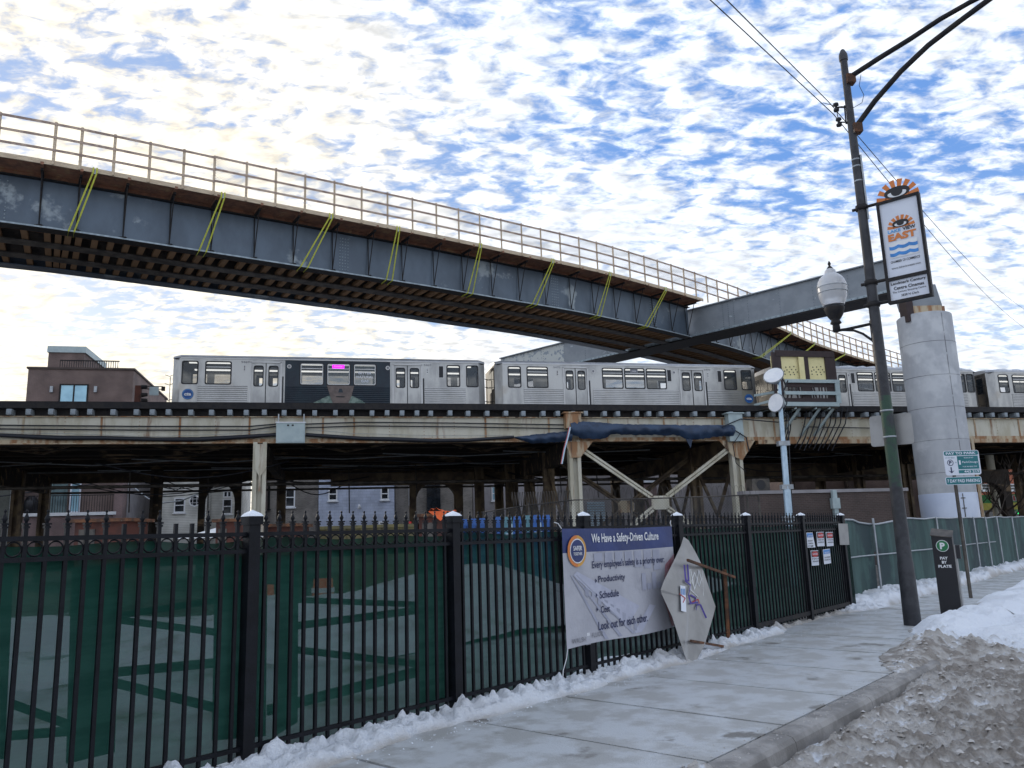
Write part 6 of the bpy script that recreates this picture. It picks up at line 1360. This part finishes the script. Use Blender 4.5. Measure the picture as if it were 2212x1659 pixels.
# ------------------------------------------------------------------ things in the yard
def at(x_, Y_): v = ony(x_, 1100, Y_); return Vector((v.x, v.y, -.03))
def ztop(x_, y_, Y_): return ony(x_, y_, Y_).z
def hutb(xl, xr, ytop, Y_, label, lid=True):
    a, b_ = at(xl, Y_), at(xr, Y_); w = (b_-a).length; h = ztop((xl+xr)/2, ytop, Y_); t = thing('rusty_steel_hut', label, 'steel box', a, 0, 'rusty steel boxes in the yard')
    q = MB(); q.box(.06*w, w*.94, 0, 1.2, 0, h-.08); q.build('body', 'rustbox', t); q = MB(); q.box(-.02*w, w*1.02, -.15, 1.35, h-.08, h); q.build('lid', 'rust', t)
    q = MB(); q.box(.14*w, .42*w, -.02, 0, .2, h-.25); q.build('door_panel', 'grime', t)
hutb(157, 281, 1118, 20, 'widest rusty steel box with a flat lid, in front of the brown balcony flats')
hutb(464, 530, 1118, 21, 'rusty steel box left of the second tall fence post')
hutb(576, 648, 1129, 22, 'low rusty steel box right of the second tall fence post')
hutb(899, 990, 1107, 23, 'dark rusty box with an orange sheet on its lid, near the third fence post')
v = at(945, 22.9); v.z = ztop(945, 1107, 23)+.03; t = thing('orange_sheet', 'crumpled bright orange sheet lying on the dark rusty box', 'sheet', v); q = MB(); vs = [(-.25+.75*i/10, -.1+.7*j/4, .10*abs(mn.noise((i*.5, j*.5, 0)))+.05*math.sin(i*.6)) for i in range(11) for j in range(5)]
q.add(vs, [(i*5+j, (i+1)*5+j, (i+1)*5+j+1, i*5+j+1) for i in range(10) for j in range(4)]); q.poly([(-.25, -.105, 0), (.1, -.105, -.28), (.3, -.105, 0)], (0, .01, 0)); q.build('sheet', 'hiorange', t)
t = thing('yellow_skip', 'long low dull yellow ribbed steel skip in the yard below the pale block building', 'skip', at(690, 23)); w = (at(900, 23)-at(690, 23)).length; h = ztop(800, 1133, 23)
q = MB(); q.box(0, w, 0, 1.6, 0, h); q.build('body', 'yellowolive', t); q = MB(); x = .2
while x < w-.2: q.box(x, x+.07, -.06, 0, .1, h-.08); x += .5
q.box(-.02, w+.02, -.08, 1.65, h-.07, h+.02); q.build('ribs_and_rim', 'yellowolive', t)
a, b_ = at(875, 22.8), at(896, 22.8); t = thing('red_fuel_can', 'small red box on the yellow skip rim', 'box', Vector((a.x, a.y+.3, ztop(880, 1137, 22.8)-.2))); q = MB(); q.box(0, (b_-a).length, 0, .3, 0, .28); q.box(.05, .12, .1, .2, .28, .34); q.build('body', 'red', t)
t = thing('white_canopy_tent', 'white canopy tent roof with a dark edge, just above the fence rings', 'tent', at(428, 24)); w = (at(492, 24)-at(428, 24)).length; h = ztop(480, 1134, 24); h0 = ztop(440, 1160, 24)
q = MB(); q.add([(-w*.7, 0, h0), (w*1.4, 0, h0), (w*1.4, 2.4, h0), (-w*.7, 2.4, h0), (w*.8, 1.2, h+.12)], [(0, 1, 4), (1, 2, 4), (2, 3, 4), (3, 0, 4)]); q.build('roof', 'white', t); q = MB()
for x_ in (-w*.7, w*1.4):
    for yy in (0, 2.4): q.tube([(x_, yy, 0), (x_, yy, h0)], .03, 6)
q.build('legs', 'galv', t)
drs = [(1001, 1119), (1021, 1118), (1041, 1117), (1075, 1114), (1098, 1114), (1117, 1113), (1140, 1111), (1160, 1110), (1180, 1110)]
for i, (x_, y_) in enumerate(drs):
    v = at(x_-10, 25); w = (at(x_+8.5, 25)-v).length; h = ztop(x_, y_, 25); pos = ['first', 'second', 'third', 'fourth', 'fifth', 'sixth', 'seventh', 'eighth', 'ninth'][i]
    t = thing('plastic_barrier', '%s plastic barrier, %s from the left in the row behind the fence spikes' % ('faded teal' if i in (4, 6) else 'blue', pos), 'barrier', v, 0, 'row of plastic barriers in the yard')
    q = MB(); q.box(0, w, 0, .4, 0, h*.92); q.add([(0, 0, h*.92), (w, 0, h*.92), (w, .4, h*.92), (0, .4, h*.92), (.03, .06, h), (w-.03, .06, h), (w-.03, .34, h), (.03, .34, h)], box_faces(0)); q.build('body', 'tealplastic' if i in (4, 6) else 'blueplastic', t)
    q = MB(); q.box(.04, w-.04, -.012, 0, h*.75, h*.78); q.box(w-.04, w-.01, -.015, 0, .1, h*.9); q.build('moulding', 'silver' if i in (4, 7) else 'inknavy', t)
def barrel(x_, y0_, y1_, Y_, label):
    z1 = ztop(x_, y0_, Y_); v = at(x_, Y_); t = thing('traffic_barrel', label, 'traffic barrel', v, 0, 'orange traffic barrels behind the screen'); h = .95; t.location.z = max(-.03, z1-h); q = MB()
    q.lathe([(.34, 0), (.34, .06), (.28, .08), (.27, h*.3), (.255, h*.32), (.25, h*.55), (.235, h*.57), (.23, h*.8), (.21, h*.82), (.20, h), (.03, h)], 18); q.build('body', 'hiorange', t)
    for k in (.2, .45, .7): q = MB(); q.lathe([(.285-.06*k, h*k), (.285-.06*k, h*k+.10)], 18); q.build('reflective_band', 'white', t)
barrel(700, 1262, 1330, 17.5, 'orange and white traffic barrel dimly seen through the screen, right one'); barrel(572, 1285, 1352, 15.5, 'orange and white traffic barrel behind the screen beside the tall fence post')
# chain-link fence with a razor coil in front of the trestle
def CL(x_, y_, Y_=25.5): return ony(x_, y_, Y_)
ch = thing('chain_link_fence', 'grey chain-link fence with a razor wire coil in front of the trestle', 'fence', CL(1040, 1107)*1.0); ch.location.z = 0; off = Vector(ch.location)
topl = [CL(1040, 1107), CL(1150, 1090), CL(1240, 1080), CL(1400, 1077), CL(1640, 1069)]
q = MB()
for a, b_ in zip(topl[:-1], topl[1:]): q.add([Vector((a.x, a.y, 0))-off, Vector((b_.x, b_.y, 0))-off, b_-off, a-off], [(0, 1, 2, 3)])
q.build('mesh', 'chain', ch); q = MB(); q.tube([v-off for v in topl], .022, 6); q.build('top_rail', 'grime', ch)
for x_, yt in ((1045, 1106), (1142, 1085), (1222, 1060), (1363, 1078), (1493, 1074), (1613, 1070), (1638, 1069)): v = CL(x_, yt)-off; q = MB(); q.tube([(v.x, v.y, 0), v], .035, 8); q.build('fence_post', 'grime', ch)
q = MB(); pts = []
for i in range(400):
    f_ = i/399; x_ = 1105+130*f_; y_ = 1082-4*f_; P = CL(x_, y_)-off; w = i*.36; pts.append(P+Vector((0, .22*math.cos(w), .22*math.sin(w)+.05)))
q.tube(pts, .009, 4); pts = []
for i in range(500):
    f_ = i/499; P = CL(1262+370*f_, 1074-7*f_)-off; w = i*.4; pts.append(P+Vector((0, .18*math.cos(w), .18*math.sin(w)+.1)))
q.tube(pts, .004, 4); q.build('razor_coil', 'grime', ch)
# portable light mast
lt = thing('light_mast', 'silver telescopic light mast with white disc lamps standing inside the gate', 'light mast', ony(1704, 1130, 24)); lt.location.z = 0; off = Vector(lt.location)
def LP(x_, y_): return ony(x_, y_, 24)-off
q = MB(); q.tube([(LP(1704, 1130).x, 0, 0), LP(1699, 1050)], .115, 8); q.build('lower_tube', 'silver', lt)
q = MB(); q.tube([LP(1699, 1052), LP(1692, 960)], .095, 8); q.build('middle_tube', 'silver', lt); q = MB(); q.tube([LP(1692, 960), LP(1685, 868), LP(1683, 815)], [.075, .07, .045], 8); q.build('upper_tube', 'silver', lt)
for x_, y_ in ((1703, 1120), (1699, 1052), (1692, 958)): q = MB(); q.cbox(LP(x_, y_), (.34, .22, .14)); q.build('collar', 'galv', lt)
def lampd(x_, y_, r_, dx, dz, dy=-.7):
    d = Vector((dx, dy, dz)).normalized(); a = d.cross(Vector((0, 0, 1))).normalized(); b_ = a.cross(d); c = LP(x_, y_); q = MB(); vs = []; n = 20
    for rr, dd_ in ((r_, 0), (r_*1.04, .03), (r_*.8, -.10 if 0 else -.12), (r_*.35, -.30), (.0001, -.32)):
        for k in range(n): w = 2*math.pi*k/n; vs.append(c+(a*math.cos(w)+b_*math.sin(w))*rr+d*(dd_ if rr != r_*1.04 else .0))
    q.add(vs, [(i*n+k, i*n+(k+1) % n, (i+1)*n+(k+1) % n, (i+1)*n+k) for i in range(4) for k in range(n)], 'galv', True)
    ld = q.build('lamp_head', 'galv', lt); q = MB(); q.poly([c+(a*math.cos(2*math.pi*k/n)+b_*math.sin(2*math.pi*k/n))*r_*.96+d*.012 for k in range(n)]); q.build('lens', 'white', ld)
lampd(1671, 811, .31, -.45, .55); lampd(1676, 870, .29, -.85, .15, -.55); 
q = MB(); q.tube([LP(1690, 815), LP(1698, 835), LP(1690, 850), LP(1700, 870), LP(1692, 890), LP(1704, 900)], .02, 6); q.tube([LP(1676, 840), LP(1690, 850), LP(1702, 822)], .022, 6); q.tube([LP(1702, 900), LP(1706, 1000), LP(1712, 1110)], .018, 6); q.build('curly_cable', 'cable', lt)
for x0_, y0_, x1_, y1_, x2_, y2_, lab in ((-20, 1075, 60, 1064, 200, 1046, 'thin dark wire rising across the left brick flats'), (350, 1045, 380, 1060, 400, 1048, 'small loop of black wire on the cream house')):
    P = [ony(x0_, y0_, 55), ony(x1_, y1_, 55), ony(x2_, y2_, 55)]; q = MB(); q.tube(P, .04, 5); tag(q.build('hanging_wire', 'cable'), lab, 'wire')
P = [ony(x_, y_, 54) for x_, y_ in ((462, 1047), (430, 1066), (390, 1082), (345, 1087), (318, 1076), (285, 1050))]; q = MB(); q.tube(P, .05, 5); tag(q.build('hanging_wire', 'galv'), 'pale sagging wire hanging in front of the balcony flats', 'wire')
